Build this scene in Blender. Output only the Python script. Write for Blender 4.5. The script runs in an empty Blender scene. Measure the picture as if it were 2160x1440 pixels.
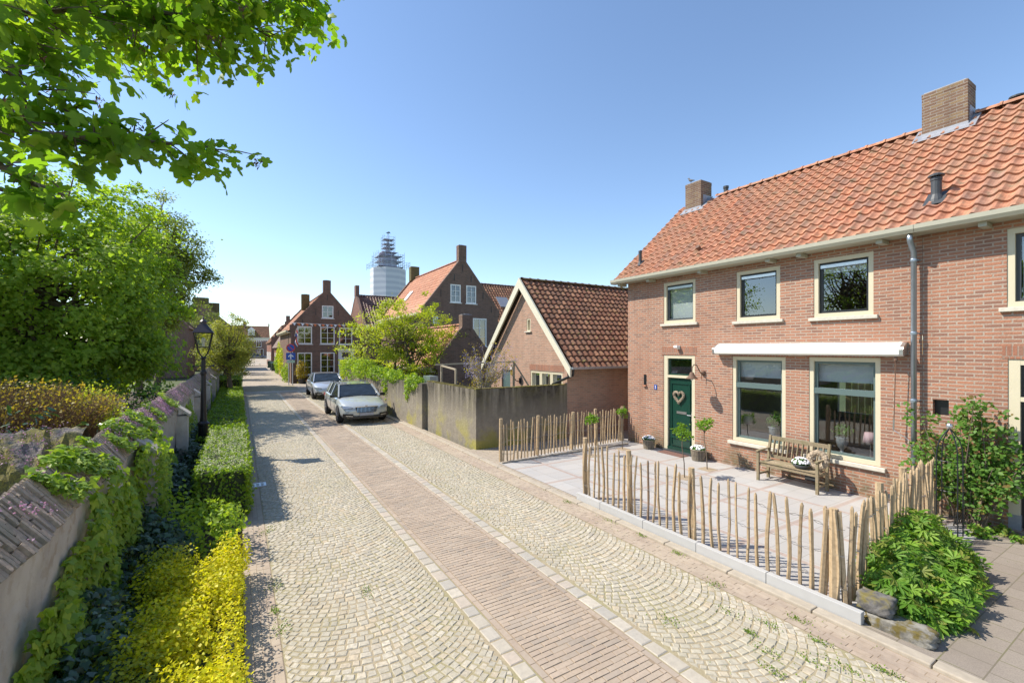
import bpy, math, random
import numpy as np
from math import sin, cos, pi, radians as R
from mathutils import Vector, Matrix
random.seed(7); rng = np.random.default_rng(11)
SC = bpy.context.scene; COL = SC.collection
# ---------------------------------------------------------------- camera, sky, sun, exposure
CAM_H = 2.9; YAW = 31.32
cd = bpy.data.cameras.new('camera'); cam = bpy.data.objects.new('camera', cd); COL.objects.link(cam)
cam.location = (0, 0, CAM_H); cam.rotation_euler = (R(90), 0, R(-YAW))
cd.sensor_width = 36; cd.lens = 15.75; cd.shift_y = 0.0074; cd.clip_end = 1500; cd.clip_start = .05
SC.camera = cam
SUN_DIR = Vector((-.72, .55, 1.0)).normalized()      # towards the sun
w = bpy.data.worlds.new('World'); SC.world = w; w.use_nodes = True
nt = w.node_tree; bg = nt.nodes['Background']
sky = nt.nodes.new('ShaderNodeTexSky'); sky.sky_type = 'NISHITA'; sky.sun_disc = False
sky.sun_elevation = math.asin(SUN_DIR.z); sky.sun_rotation = math.atan2(SUN_DIR.x, SUN_DIR.y)
sky.air_density = 1.0; sky.dust_density = 0.15; sky.ozone_density = 2.6; sky.altitude = 0
nt.links.new(sky.outputs[0], bg.inputs[0]); bg.inputs[1].default_value = 0.142
sl = bpy.data.lights.new('sun', 'SUN'); sun = bpy.data.objects.new('sun', sl); COL.objects.link(sun)
sl.energy = 4.5; sl.angle = R(.53); sl.color = (1, .925, .81)
sun.rotation_euler = SUN_DIR.to_track_quat('Z', 'Y').to_euler()
SC.view_settings.view_transform = 'Standard'; SC.view_settings.look = 'None'
SC.view_settings.exposure = 0.68; SC.view_settings.gamma = 1
SC.render.resolution_x = 1024; SC.render.resolution_y = 682
SC.render.engine = 'CYCLES'
SC.cycles.max_bounces = 7; SC.cycles.transparent_max_bounces = 12
# ---------------------------------------------------------------- helpers
_S, _C = sin(R(YAW)), cos(R(YAW))
def at(px, py, d):
    """world point seen at pixel (of 2160x1440) at camera depth d - used to lay out the branches and far things"""
    l = (px - 1080) / 945 * d
    return Vector((d * _S + l * _C, d * _C - l * _S, CAM_H + (736 - py) / 945 * d))
def tag(o, label=None, cat=None, group=None, kind=None):
    if label: o['label'] = label
    if cat: o['category'] = cat
    if group: o['group'] = group
    if kind: o['kind'] = kind
    return o
def thing(name, label, cat, loc=(0, 0, 0), rz=0, group=None, kind=None):
    o = bpy.data.objects.new(name, None); COL.objects.link(o); o.location = loc; o.rotation_euler = (0, 0, rz)
    o.empty_display_size = .1
    return tag(o, label, cat, group, kind)
def copy_tree(o, parent=None):
    c = o.copy(); COL.objects.link(c); c.parent = parent
    for ch in list(o.children): copy_tree(ch, c)
    return c
def wloc(o):
    v = Vector(o.location); p = o.parent
    while p: v = v + Vector(p.location); p = p.parent
    return v
class MB:
    def __init__(s): s.v = []; s.f = []; s.m = []
    def add(s, vs, fs, mi=0):
        b = len(s.v); s.v.extend([tuple(x) for x in vs])
        for f in fs: s.f.append(tuple(b + i for i in f)); s.m.append(mi)
        return s
    def box(s, x0, y0, z0, x1, y1, z1, mi=0):
        if x0 > x1: x0, x1 = x1, x0
        if y0 > y1: y0, y1 = y1, y0
        if z0 > z1: z0, z1 = z1, z0
        return s.add([(x0,y0,z0),(x1,y0,z0),(x1,y1,z0),(x0,y1,z0),(x0,y0,z1),(x1,y0,z1),(x1,y1,z1),(x0,y1,z1)],
              [(0,3,2,1),(4,5,6,7),(0,1,5,4),(1,2,6,5),(2,3,7,6),(3,0,4,7)], mi)
    def obox(s, c, ax, ay, az, mi=0):
        """box from a centre and three half-extent vectors"""
        c = Vector(c); ax = Vector(ax); ay = Vector(ay); az = Vector(az)
        vs = [c + ax * i + ay * j + az * k for k in (-1, 1) for (i, j) in ((-1,-1),(1,-1),(1,1),(-1,1))]
        return s.add(vs, [(0,3,2,1),(4,5,6,7),(0,1,5,4),(1,2,6,5),(2,3,7,6),(3,0,4,7)], mi)
    def bar(s, a, b, w, h=None, mi=0):
        a = Vector(a); b = Vector(b); h = h or w; d = (b - a)
        up = Vector((0,0,1)) if abs(d.normalized().z) < .95 else Vector((0,1,0))
        x = d.cross(up).normalized(); y = x.cross(d).normalized()
        return s.obox((a + b) / 2, d / 2, x * w / 2, y * h / 2, mi)
    def tube(s, pts, r, n=8, mi=0, cap=True):
        pts = [Vector(p) for p in pts]; rs = r if isinstance(r, (list, tuple)) else [r] * len(pts)
        b = len(s.v); px = None
        for i, p in enumerate(pts):
            d = (pts[min(i+1, len(pts)-1)] - pts[max(i-1, 0)])
            d = d.normalized() if d.length > 1e-9 else Vector((0,0,1))
            if px is None:
                up = Vector((0,0,1)) if abs(d.z) < .9 else Vector((0,1,0)); px = d.cross(up).normalized()
            else:
                px = (px - d * px.dot(d)); px = px.normalized() if px.length > 1e-6 else d.orthogonal().normalized()
            py = d.cross(px)
            for k in range(n):
                a = 2 * pi * k / n; s.v.append(tuple(p + (px * cos(a) + py * sin(a)) * rs[i]))
        for i in range(len(pts) - 1):
            for k in range(n):
                a = b + i * n + k; c = b + i * n + (k + 1) % n
                s.f.append((a, c, c + n, a + n)); s.m.append(mi)
        if cap:
            s.f.append(tuple(b + k for k in reversed(range(n)))); s.m.append(mi)
            e = b + (len(pts) - 1) * n; s.f.append(tuple(e + k for k in range(n))); s.m.append(mi)
        return s
    def lathe(s, c, prof, n=16, mi=0):
        c = Vector(c); b = len(s.v)
        for (r, z) in prof:
            for k in range(n):
                a = 2 * pi * k / n; s.v.append((c.x + r * cos(a), c.y + r * sin(a), c.z + z))
        for i in range(len(prof) - 1):
            for k in range(n):
                a = b + i * n + k; d = b + i * n + (k + 1) % n
                s.f.append((a, d, d + n, a + n)); s.m.append(mi)
        s.f.append(tuple(b + k for k in reversed(range(n)))); s.m.append(mi)
        e = b + (len(prof) - 1) * n; s.f.append(tuple(e + k for k in range(n))); s.m.append(mi)
        return s
    def prism(s, poly, off, mi=0):
        """poly: list of 3d points (planar), off: extrusion vector"""
        n = len(poly); off = Vector(off); vs = [Vector(p) for p in poly]; vs += [v + off for v in vs]
        fs = [tuple(reversed(range(n))), tuple(range(n, 2*n))] + [(i, (i+1) % n, (i+1) % n + n, i + n) for i in range(n)]
        return s.add(vs, fs, mi)
    def obj(s, name, mat, parent=None, smooth=False, uv=True, bevel=0, sub=0):
        o_ = wloc(parent) if parent is not None else Vector((0, 0, 0))
        me = bpy.data.meshes.new(name)
        V = np.array(s.v, dtype=np.float64).reshape(-1, 3)
        me.from_pydata((V - np.array(o_)).tolist(), [], s.f)
        for m in (mat if isinstance(mat, (list, tuple)) else [mat]): me.materials.append(m)
        if any(s.m): me.polygons.foreach_set('material_index', s.m)
        if smooth: me.polygons.foreach_set('use_smooth', [True] * len(s.f))
        if uv:
            l = me.uv_layers.new(name='UVMap'); L = len(me.loops)
            vi = np.empty(L, dtype=np.int32); me.loops.foreach_get('vertex_index', vi)
            pn = np.empty(len(me.polygons) * 3); me.polygons.foreach_get('normal', pn); pn = np.abs(pn.reshape(-1, 3))
            lt = np.empty(len(me.polygons), dtype=np.int32); me.polygons.foreach_get('loop_total', lt)
            ax = np.where(pn[:, 2] > .72, 2, np.where(pn[:, 0] > pn[:, 1], 0, 1)); ax = np.repeat(ax, lt)
            P = V[vi]; U = np.empty((L, 2))
            U[:, 0] = np.where(ax == 0, P[:, 1], P[:, 0]); U[:, 1] = np.where(ax == 2, P[:, 1], P[:, 2])
            l.data.foreach_set('uv', U.ravel())
        me.update()
        o = bpy.data.objects.new(name, me); COL.objects.link(o)
        if parent is not None: o.parent = parent
        if bevel:
            m = o.modifiers.new('bevel', 'BEVEL'); m.width = bevel; m.segments = 2; m.limit_method = 'ANGLE'
        if sub:
            m = o.modifiers.new('sub', 'SUBSURF'); m.levels = sub; m.render_levels = sub
        return o
class Fr:
    """a facade frame: u along the wall, z up, d outwards"""
    def __init__(s, o, u, n): s.o = Vector(o); s.u = Vector(u); s.n = Vector(n)
    def p(s, u, z, d=0): return s.o + s.u * u + Vector((0, 0, z)) + s.n * d
    def box(s, mb, u0, u1, z0, z1, d0, d1, mi=0):
        a = s.p(u0, z0, d0); b = s.p(u1, z1, d1); return mb.box(a.x, a.y, a.z, b.x, b.y, b.z, mi)
def FX_(X): return Fr((X, 0, 0), (0, 1, 0), (-1, 0, 0))
def FY_(Y): return Fr((0, Y, 0), (1, 0, 0), (0, -1, 0))
def clip(poly, cell):
    u0, u1, z0, z1 = cell; out = [(u0, z0), (u1, z0), (u1, z1), (u0, z1)]; n = len(poly)
    ar = sum(poly[i][0] * poly[(i+1) % n][1] - poly[(i+1) % n][0] * poly[i][1] for i in range(n))
    if ar < 0: poly = poly[::-1]
    for i in range(n):
        a = poly[i]; b = poly[(i+1) % n]; res = []
        def side(p): return (b[0]-a[0]) * (p[1]-a[1]) - (b[1]-a[1]) * (p[0]-a[0])
        for j in range(len(out)):
            p = out[j]; q = out[(j+1) % len(out)]; sp = side(p); sq = side(q)
            if sp >= -1e-9: res.append(p)
            if (sp > 1e-9 and sq < -1e-9) or (sp < -1e-9 and sq > 1e-9):
                t = sp / (sp - sq); res.append((p[0] + (q[0]-p[0]) * t, p[1] + (q[1]-p[1]) * t))
        out = res
        if len(out) < 3: return None
    return out
def wall(mb, fr, poly, holes=(), depth=.1, mi=0):
    us = sorted({p[0] for p in poly} | {h[0] for h in holes} | {h[1] for h in holes})
    zs = sorted({p[1] for p in poly} | {h[2] for h in holes} | {h[3] for h in holes})
    for i in range(len(us) - 1):
        for j in range(len(zs) - 1):
            cu = (us[i] + us[i+1]) / 2; cz = (zs[j] + zs[j+1]) / 2
            if any(h[0] < cu < h[1] and h[2] < cz < h[3] for h in holes): continue
            q = clip(poly, (us[i], us[i+1], zs[j], zs[j+1]))
            if q:
                pts = [fr.p(a, b) for a, b in q]
                if (pts[1]-pts[0]).cross(pts[2]-pts[1]).dot(fr.n) < 0: pts = pts[::-1]
                mb.add(pts, [tuple(range(len(pts)))], mi)
    for (a, b, c, d) in holes:
        for (p, q) in (((a, c), (b, c)), ((b, c), (b, d)), ((b, d), (a, d)), ((a, d), (a, c))):
            mb.add([fr.p(*p), fr.p(*q), fr.p(*q, -depth), fr.p(*p, -depth)], [(0, 1, 2, 3)], mi)
    return mb
# ---------------------------------------------------------------- materials
class NT:
    def __init__(s, name):
        s.m = bpy.data.materials.new(name); s.m.use_nodes = True; s.t = s.m.node_tree; s.b = s.t.nodes['Principled BSDF']
        s.out = s.t.nodes['Material Output']
    def n(s, t, **k):
        nd = s.t.nodes.new('ShaderNode' + t)
        for a, v in k.items():
            if a.startswith('i_'):
                nd.inputs[a[2:].replace('_', ' ')].default_value = v
            else: setattr(nd, a, v)
        return nd
    def l(s, a, b): s.t.links.new(a, b)
    def mix(s, f, a, b, bt='MIX'):
        m = s.n('Mix', data_type='RGBA', blend_type=bt)
        for i, x in ((0, f), (6, a), (7, b)):
            if hasattr(x, 'links') or isinstance(x, bpy.types.NodeSocket): s.l(x, m.inputs[i])
            elif i == 0: m.inputs[0].default_value = x
            else: m.inputs[i].default_value = (*x, 1)
        return m.outputs[2]
    def ramp(s, f, stops):
        r = s.n('ValToRGB'); e = r.color_ramp.elements
        while len(e) < len(stops): e.new(.5)
        while len(e) > len(stops): e.remove(e[len(e) - 1])
        for i, (p, c) in enumerate(stops): e[i].position = p; e[i].color = (*c, 1) if len(c) == 3 else c
        s.l(f, r.inputs[0]); return r.outputs[0]
    def noise(s, scale, detail=4, vec=None, rough=.6):
        nz = s.n('TexNoise'); nz.inputs['Scale'].default_value = scale; nz.inputs['Detail'].default_value = detail
        nz.inputs['Roughness'].default_value = rough
        s.l(vec if vec is not None else s.pos(), nz.inputs['Vector']); return nz.outputs[0]
    def pos(s):
        if not hasattr(s, '_p'): s._p = s.n('NewGeometry')
        return s._p.outputs['Position']
    def island(s):
        s.pos(); return s._p.outputs['Random Per Island']
    def bump(s, h, strength=.3, dist=.01):
        b = s.n('Bump'); b.inputs['Strength'].default_value = strength; b.inputs['Distance'].default_value = dist
        s.l(h, b.inputs['Height']); s.l(b.outputs[0], s.b.inputs['Normal'])
    def base(s, c): s.l(c, s.b.inputs['Base Color']) if isinstance(c, bpy.types.NodeSocket) else setattr(s.b.inputs['Base Color'], 'default_value', (*c, 1))
def plain(name, c, rough=.6, metal=0, var=.12, scale=6, coat=0, spec=.5):
    t = NT(name); c2 = tuple(x * (1 - var) for x in c); c1 = tuple(min(1, x * (1 + var)) for x in c)
    t.base(t.mix(t.noise(scale), c2, c1)); t.b.inputs['Roughness'].default_value = rough; t.b.inputs['Metallic'].default_value = metal
    t.b.inputs['Coat Weight'].default_value = coat; t.b.inputs['Specular IOR Level'].default_value = spec
    return t.m
def islands(name, cols, rough=.8, nscale=20, namt=.35, bump=.3, dark=.6, blot=None, big=None, spec=.3):
    """per piece random colour with weathering noise"""
    t = NT(name); k = len(cols)
    c = t.ramp(t.island(), [((i + .5) / k, cc) for i, cc in enumerate(cols)])
    nz = t.noise(nscale, 5)
    c = t.mix(t.ramp(nz, [(.35, (namt,)*3), (.6, (0,)*3)]), c, tuple(x * dark for x in cols[0]))
    if blot:
        b2 = t.noise(blot[1], 5); c = t.mix(t.ramp(b2, [(blot[2], (0,)*3), (blot[2] + .12, (blot[3],)*3)]), c, blot[0])
    if big:
        b3 = t.noise(big[1], 3); c = t.mix(t.ramp(b3, [(.4, (0,)*3), (.65, (big[2],)*3)]), c, big[0])
    t.base(c); t.b.inputs['Roughness'].default_value = rough; t.b.inputs['Specular IOR Level'].default_value = spec
    if bump: t.bump(nz, bump, .01)
    return t.m
def brick(name, c1, c2, mortar, w=.215, h=.0625, m=.009, patch=(.3, .2, .15), pamt=.5, bump=.6, stain=None):
    t = NT(name); uv = t.n('UVMap')
    # slightly wobbly coordinates so courses are not ruler straight
    nz = t.noise(3.0, 2, uv.outputs[0]); sc = t.n('VectorMath', operation='SCALE'); sc.inputs[3].default_value = .012
    t.l(nz, sc.inputs[0]); ad = t.n('VectorMath', operation='ADD'); t.l(uv.outputs[0], ad.inputs[0]); t.l(sc.outputs[0], ad.inputs[1])
    b = t.n('TexBrick'); t.l(ad.outputs[0], b.inputs['Vector'])
    b.inputs['Scale'].default_value = 1; b.inputs['Brick Width'].default_value = w; b.inputs['Row Height'].default_value = h
    b.inputs['Mortar Size'].default_value = m; b.inputs['Mortar Smooth'].default_value = .2; b.inputs['Bias'].default_value = 0
    b.inputs['Color1'].default_value = (*c1, 1); b.inputs['Color2'].default_value = (*c2, 1); b.inputs['Mortar'].default_value = (*mortar, 1)
    # second random value per brick: a few much paler or darker bricks
    b2 = t.n('TexBrick'); t.l(ad.outputs[0], b2.inputs['Vector'])
    for k, v in (('Scale', 1), ('Brick Width', w), ('Row Height', h), ('Mortar Size', 0), ('Bias', 0)): b2.inputs[k].default_value = v
    b2.inputs['Color1'].default_value = (0, 0, 0, 1); b2.inputs['Color2'].default_value = (1, 1, 1, 1); b2.offset = .5
    odd = t.ramp(b2.outputs[0], [(.72, (0,)*3), (.8, (pamt,)*3)])
    mm = t.n('Math', operation='MULTIPLY'); t.l(odd, mm.inputs[0])
    inv = t.n('Math', operation='SUBTRACT'); inv.inputs[0].default_value = 1; t.l(b.outputs['Fac'], inv.inputs[1]); t.l(inv.outputs[0], mm.inputs[1])
    c = t.mix(mm.outputs[0], b.outputs[0], patch)
    n2 = t.noise(.9, 4); c = t.mix(t.ramp(n2, [(.35, (.28,)*3), (.65, (0,)*3)]), c, tuple(x * .55 for x in c1))
    mp_ = t.n('Mapping'); mp_.inputs['Scale'].default_value = (2.2, 2.2, .22); t.l(t.pos(), mp_.inputs[0])
    c = t.mix(t.ramp(t.noise(1.2, 5, mp_.outputs[0]), [(.5, (0,)*3), (.68, (.3,)*3)]), c, tuple(x * .42 for x in c1))
    n3 = t.noise(40, 3); c = t.mix(t.ramp(n3, [(.3, (.35,)*3), (.7, (0,)*3)]), c, tuple(x * .6 for x in c2))
    if stain:
        sx = t.n('SeparateXYZ'); t.l(t.pos(), sx.inputs[0]); mr = t.n('MapRange'); t.l(sx.outputs[2], mr.inputs[0])
        mr.inputs[1].default_value = .05; mr.inputs[2].default_value = .75; mr.inputs[3].default_value = 1; mr.inputs[4].default_value = 0
        m2 = t.n('Math', operation='MULTIPLY'); t.l(mr.outputs[0], m2.inputs[0]); t.l(t.ramp(t.noise(2.5, 4), [(.4, (0,)*3), (.6, (.8,)*3)]), m2.inputs[1])
        c = t.mix(m2.outputs[0], c, stain)
    t.base(c); t.b.inputs['Roughness'].default_value = .9; t.b.inputs['Specular IOR Level'].default_value = .2
    bp = t.n('Math', operation='SUBTRACT'); t.l(n3, bp.inputs[0]); t.l(b.outputs['Fac'], bp.inputs[1]); t.bump(bp.outputs[0], bump, .012)
    return t.m
def leafmat(name, cols, trans=.45, tcol=None, rough=.5, spec=.35):
    t = NT(name); k = len(cols)
    c = t.ramp(t.island(), [((i + .5) / k, cc) for i, cc in enumerate(cols)])
    c = t.mix(t.ramp(t.noise(1.3, 3), [(.35, (.35,)*3), (.6, (0,)*3)]), c, tuple(x * .6 for x in cols[0]))
    t.base(c); t.b.inputs['Roughness'].default_value = rough; t.b.inputs['Specular IOR Level'].default_value = spec
    tr = t.n('BsdfTranslucent'); h = t.mix(1.0, c, tcol or (1.5, 1.5, .55), 'MULTIPLY'); t.l(h, tr.inputs[0])
    mx = t.n('MixShader'); mx.inputs[0].default_value = trans
    t.l(t.b.outputs[0], mx.inputs[1]); t.l(tr.outputs[0], mx.inputs[2]); t.l(mx.outputs[0], t.out.inputs[0])
    return t.m
def glassmat(name, tint=(.75, .8, .8), refl=.12, rough=.0):
    t = NT(name); tr = t.n('BsdfTransparent'); tr.inputs[0].default_value = (*tint, 1)
    gl = t.n('BsdfGlossy'); gl.inputs['Roughness'].default_value = rough; gl.inputs[0].default_value = (1, 1, 1, 1)
    nz = t.noise(1.2, 1); b = t.n('Bump'); b.inputs['Strength'].default_value = .02; b.inputs['Distance'].default_value = .05
    t.l(nz, b.inputs['Height']); t.l(b.outputs[0], gl.inputs['Normal'])
    fr = t.n('Fresnel'); fr.inputs[0].default_value = 1.5; ad = t.n('Math', operation='ADD'); ad.use_clamp = True
    t.l(fr.outputs[0], ad.inputs[0]); ad.inputs[1].default_value = refl
    mx = t.n('MixShader'); t.l(ad.outputs[0], mx.inputs[0]); t.l(tr.outputs[0], mx.inputs[1]); t.l(gl.outputs[0], mx.inputs[2])
    t.l(mx.outputs[0], t.out.inputs[0]); return t.m
M = {}
M['brick_main'] = brick('brick_main', (.47, .215, .13), (.33, .175, .12), (.45, .385, .31), m=.0115, pamt=.5, patch=(.22, .12, .095), stain=(.10, .10, .05))
M['brick_barn'] = brick('brick_barn', (.50, .29, .20), (.42, .26, .19), (.44, .37, .29), w=.2, h=.06, patch=(.30, .2, .15))
M['brick_dark'] = brick('brick_dark', (.25, .145, .11), (.19, .12, .09), (.28, .23, .19), w=.2, h=.06, patch=(.1, .07, .06))
M['brick_far'] = brick('brick_far', (.30, .16, .12), (.22, .13, .1), (.3, .26, .22), w=.2, h=.06)
M['brick_red'] = brick('brick_red', (.33, .13, .09), (.26, .11, .08), (.3, .24, .2), w=.2, h=.06)
M['chim'] = brick('chimney_brick', (.18, .11, .075), (.24, .155, .105), (.32, .29, .25), patch=(.35, .28, .12), pamt=.3)
M['chim_moss'] = brick('chimney_mossy', (.17, .14, .06), (.13, .10, .05), (.2, .18, .1), patch=(.22, .2, .06))
M['tile_orange'] = islands('tile_orange', [(.56, .235, .135), (.47, .22, .14), (.54, .27, .165), (.42, .215, .15), (.60, .27, .15), (.51, .24, .145), (.35, .205, .15)], .8, 9, .8, .3, .45, blot=((.22, .19, .12), 5, .54, .65), big=((.36, .22, .135), .9, .4))
M['tile_brown'] = islands('tile_brown', [(.20, .09, .055), (.27, .13, .08), (.16, .09, .06), (.33, .17, .10)], .8, 10, .7, .3, .5, blot=((.23, .21, .07), 7, .58, .8))
M['tile_pink'] = islands('tile_pink', [(.58, .28, .17), (.52, .27, .18), (.60, .32, .2), (.46, .22, .14)], .8, 8, .4, .2, .6)
M['tile_dark'] = islands('tile_dark', [(.13, .065, .05), (.19, .09, .06), (.11, .06, .05), (.25, .14, .1)], .6, 10, .4, .2, .6, spec=.5)
M['cream'] = plain('cream_paint', (.58, .52, .37), .45, var=.05)
M['gutter'] = plain('gutter_paint', (.38, .365, .28), .5, var=.08)
M['white'] = plain('white_paint', (.80, .80, .77), .4, var=.04)
M['off'] = plain('offwhite_barge', (.62, .59, .46), .5, var=.06, scale=3)
M['green_dk'] = plain('green_paint', (.006, .042, .028), .3, var=.1, coat=.3)
M['green_gray'] = plain('sash_paint', (.10, .145, .14), .35, var=.06)
M['black'] = plain('black_paint', (.015, .016, .018), .35)
M['lead'] = plain('lead', (.30, .31, .34), .5, .3, var=.25, scale=14)
M['zinc'] = plain('zinc', (.33, .38, .43), .35, .7, var=.2, scale=5)
M['sill'] = islands('sill_stone', [(.60, .56, .47), (.55, .51, .42)], .85, 12, .4, .2, .6)
M['glass'] = glassmat('window_glass'); M['glass_dk'] = glassmat('glass_dark', (.35, .4, .42), .1)
M['glass_lamp'] = glassmat('glass_lamp', (.9, .9, .85), .03)
M['room'] = plain('room_plaster', (.34, .32, .29), .9); M['roomdark'] = plain('room_floor', (.10, .075, .05), .6)
M['blind'] = plain('blind_cloth', (.62, .64, .66), .8, var=.03)
M['grey_dk'] = plain('grey_vent', (.05, .055, .06), .5); M['metal'] = plain('bare_metal', (.6, .6, .6), .3, .9)
M['wood_dk'] = plain('wood_dark', (.08, .05, .03), .7, var=.3); M['rust'] = plain('rusty_iron', (.15, .085, .055), .75, var=.35, scale=20)
# ================================================================ THE GROUND, THE STREET
def sheet(name, poly, z, mat, lab=None):
    mb = MB(); mb.add([(x, y, z) for x, y in poly], [tuple(range(len(poly)))])
    return tag(mb.obj(name, mat), lab, None, kind='structure')
def slabmat():
    t = NT('slab_paving'); uv = t.n('UVMap')
    def br(w, h, m, c1, c2, mo, off=0.0):
        b = t.n('TexBrick'); t.l(uv.outputs[0], b.inputs['Vector']); b.offset = off
        for k, v in (('Scale', 1), ('Brick Width', w), ('Row Height', h), ('Mortar Size', m), ('Bias', 0), ('Mortar Smooth', 0)): b.inputs[k].default_value = v
        for k, v in (('Color1', c1), ('Color2', c2), ('Mortar', mo)): b.inputs[k].default_value = (*v, 1)
        return b
    a = br(.6, .4, .004, (.43, .42, .405), (.36, .35, .34), (.22, .2, .17))
    g = br(1.3, 1.3, .045, (0, 0, 0), (0, 0, 0), (1, 1, 1))
    k = br(.2, .1, .004, (.39, .30, .26), (.34, .265, .23), (.25, .2, .17), .5)
    c = t.mix(g.outputs['Fac'], a.outputs[0], k.outputs[0])
    c = t.mix(t.ramp(t.noise(2.2, 4), [(.4, (.22,)*3), (.6, (0,)*3)]), c, (.46, .40, .34))
    c = t.mix(t.ramp(t.noise(60, 2), [(.3, (.3,)*3), (.7, (0,)*3)]), c, (.33, .31, .29))
    t.base(c); t.b.inputs['Roughness'].default_value = .85; t.bump(a.outputs['Fac'], -.2, .004)
    return t.m
def pavemat(name, c1, c2, mo, w, h, m=.008, moss=(.16, .17, .05), mamt=.6):
    t = NT(name); uv = t.n('UVMap')
    b = t.n('TexBrick'); t.l(uv.outputs[0], b.inputs['Vector'])
    for k, v in (('Scale', 1), ('Brick Width', w), ('Row Height', h), ('Mortar Size', m), ('Bias', 0), ('Mortar Smooth', .1)): b.inputs[k].default_value = v
    for k, v in (('Color1', c1), ('Color2', c2)): b.inputs[k].default_value = (*v, 1)
    mossy = t.mix(t.ramp(t.noise(3, 4), [(.45, (0,)*3), (.62, (mamt,)*3)]), mo, moss)
    t.l(mossy, b.inputs['Mortar'])
    c = t.mix(t.ramp(t.noise(1.5, 4), [(.35, (.35,)*3), (.65, (0,)*3)]), b.outputs[0], tuple(x * .7 for x in c1))
    c = t.mix(t.ramp(t.noise(120, 2), [(.35, (.4,)*3), (.6, (0,)*3)]), c, tuple(x * .5 for x in c1))
    t.base(c); t.b.inputs['Roughness'].default_value = .9; t.b.inputs['Specular IOR Level'].default_value = .25; t.bump(b.outputs['Fac'], -.3, .006)
    return t.m
M['soil'] = plain('soil', (.07, .05, .03), .95, var=.4, scale=8)
M['grassy'] = plain('lawn_earth', (.07, .09, .03), .95, var=.5, scale=3)
M['joint'] = NT('joint_sand'); _t = M['joint']
_c = _t.mix(_t.ramp(_t.noise(1.4, 5), [(.42, (0,)*3), (.6, (1,)*3)]), (.37, .31, .215), (.31, .285, .16))
_c = _t.mix(_t.ramp(_t.noise(50, 3), [(.4, (.5,)*3), (.65, (0,)*3)]), _c, (.22, .17, .09)); _t.base(_c); _t.b.inputs['Roughness'].default_value = 1; M['joint'] = _t.m
M['joint2'] = plain('sandy_joint', (.27, .205, .14), 1, var=.3, scale=2)
M['cobble'] = islands('granite_cobble', [(.48, .43, .335), (.40, .36, .285), (.55, .495, .39), (.44, .40, .33), (.50, .405, .28), (.58, .525, .425), (.36, .33, .27), (.49, .445, .355)], .8, 28, .65, .5, .58, big=((.36, .33, .24), .55, .45), spec=.25)
M['sett'] = islands('border_sett', [(.44, .395, .32), (.40, .36, .295), (.46, .385, .31), (.37, .345, .30), (.49, .44, .36)], .75, 18, .4, .4, .7)
M['clinker'] = islands('street_clinker', [(.38, .30, .225), (.34, .27, .21), (.42, .335, .255), (.37, .30, .23), (.31, .26, .21)], .85, 25, .45, .3, .7, big=((.44, .36, .28), .7, .5))
M['farpave'] = pavemat('far_paving', (.47, .40, .33), (.40, .34, .28), (.33, .29, .2), .2, .08)
M['neigh'] = pavemat('neighbour_paving', (.27, .23, .19), (.31, .27, .225), (.16, .14, .10), .3, .3, .006)
M['footway'] = pavemat('footway_paving', (.44, .37, .29), (.39, .33, .27), (.24, .2, .14), .3, .15, .008)
M['concrete_edge'] = islands('concrete_edge', [(.45, .445, .435), (.42, .42, .41)], .8, 6, .3, .15, .8)
M['oldkerb'] = plain('old_kerb', (.38, .33, .26), .9, var=.3, scale=10)
sheet('ground', [(-400, -60), (400, -60), (400, 420), (-400, 420)], -.06, M['grassy'])
sheet('planting_soil', [(-12, -1), (.03, -1), (.03, 40), (-12, 40)], -.03, M['soil'])
# street: a long sheet of mossy jointing sand under laid stones, then a textured far part that bends slightly right
sheet('road', [(.02, -2), (5.62, -2), (5.62, 34.2), (9.6, 34.2), (40, 34.2), (40, 40), (3.7, 40.1), (.3, 40)], -.0055, M['joint'])
for a_, b_ in ((2.28, 3.36), (4.985, 5.372), (.04, .352)): sheet('joint_sand', [(a_, -1), (b_, -1), (b_, 34), (a_, 34)], -.0025, M['joint2'])
sheet('far_road', [(.2, 40), (3.72, 40), (3.9, 60), (4.6, 85), (6.3, 115), (9.0, 150), (12, 190), (4.5, 190), (2.6, 150), (1.1, 105), (.45, 70)], .0, M['farpave'])
sheet('side_road', [(3.7, 34.2), (60, 34.2), (60, 41.7), (3.7, 41.7)], -.005, M['farpave'])
sheet('far_cross_road', [(-30, 150), (40, 150), (40, 163), (-30, 163)], .006, M['farpave'])
def quadstone(V, F, p, h, inset=.18, z0=-.02, g=0.0):
    """p: four corner points (x,y); a low worn stone with a chamfered top"""
    cx = sum(a[0] for a in p) / 4; cy = sum(a[1] for a in p) / 4; b = len(V)
    for a in p: V.append((a[0], a[1], z0))
    for a in p: V.append((a[0], a[1], h - .007))
    for a in p: V.append((a[0] + (cx - a[0]) * inset, a[1] + (cy - a[1]) * inset, h + random.uniform(-.0015, .0015)))
    F.append((b+8, b+9, b+10, b+11))
    for i in range(4):
        j = (i + 1) % 4; F.append((b+i+4, b+j+4, b+j+8, b+i+8)); F.append((b+i, b+j, b+j+4, b+i+4))
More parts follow.
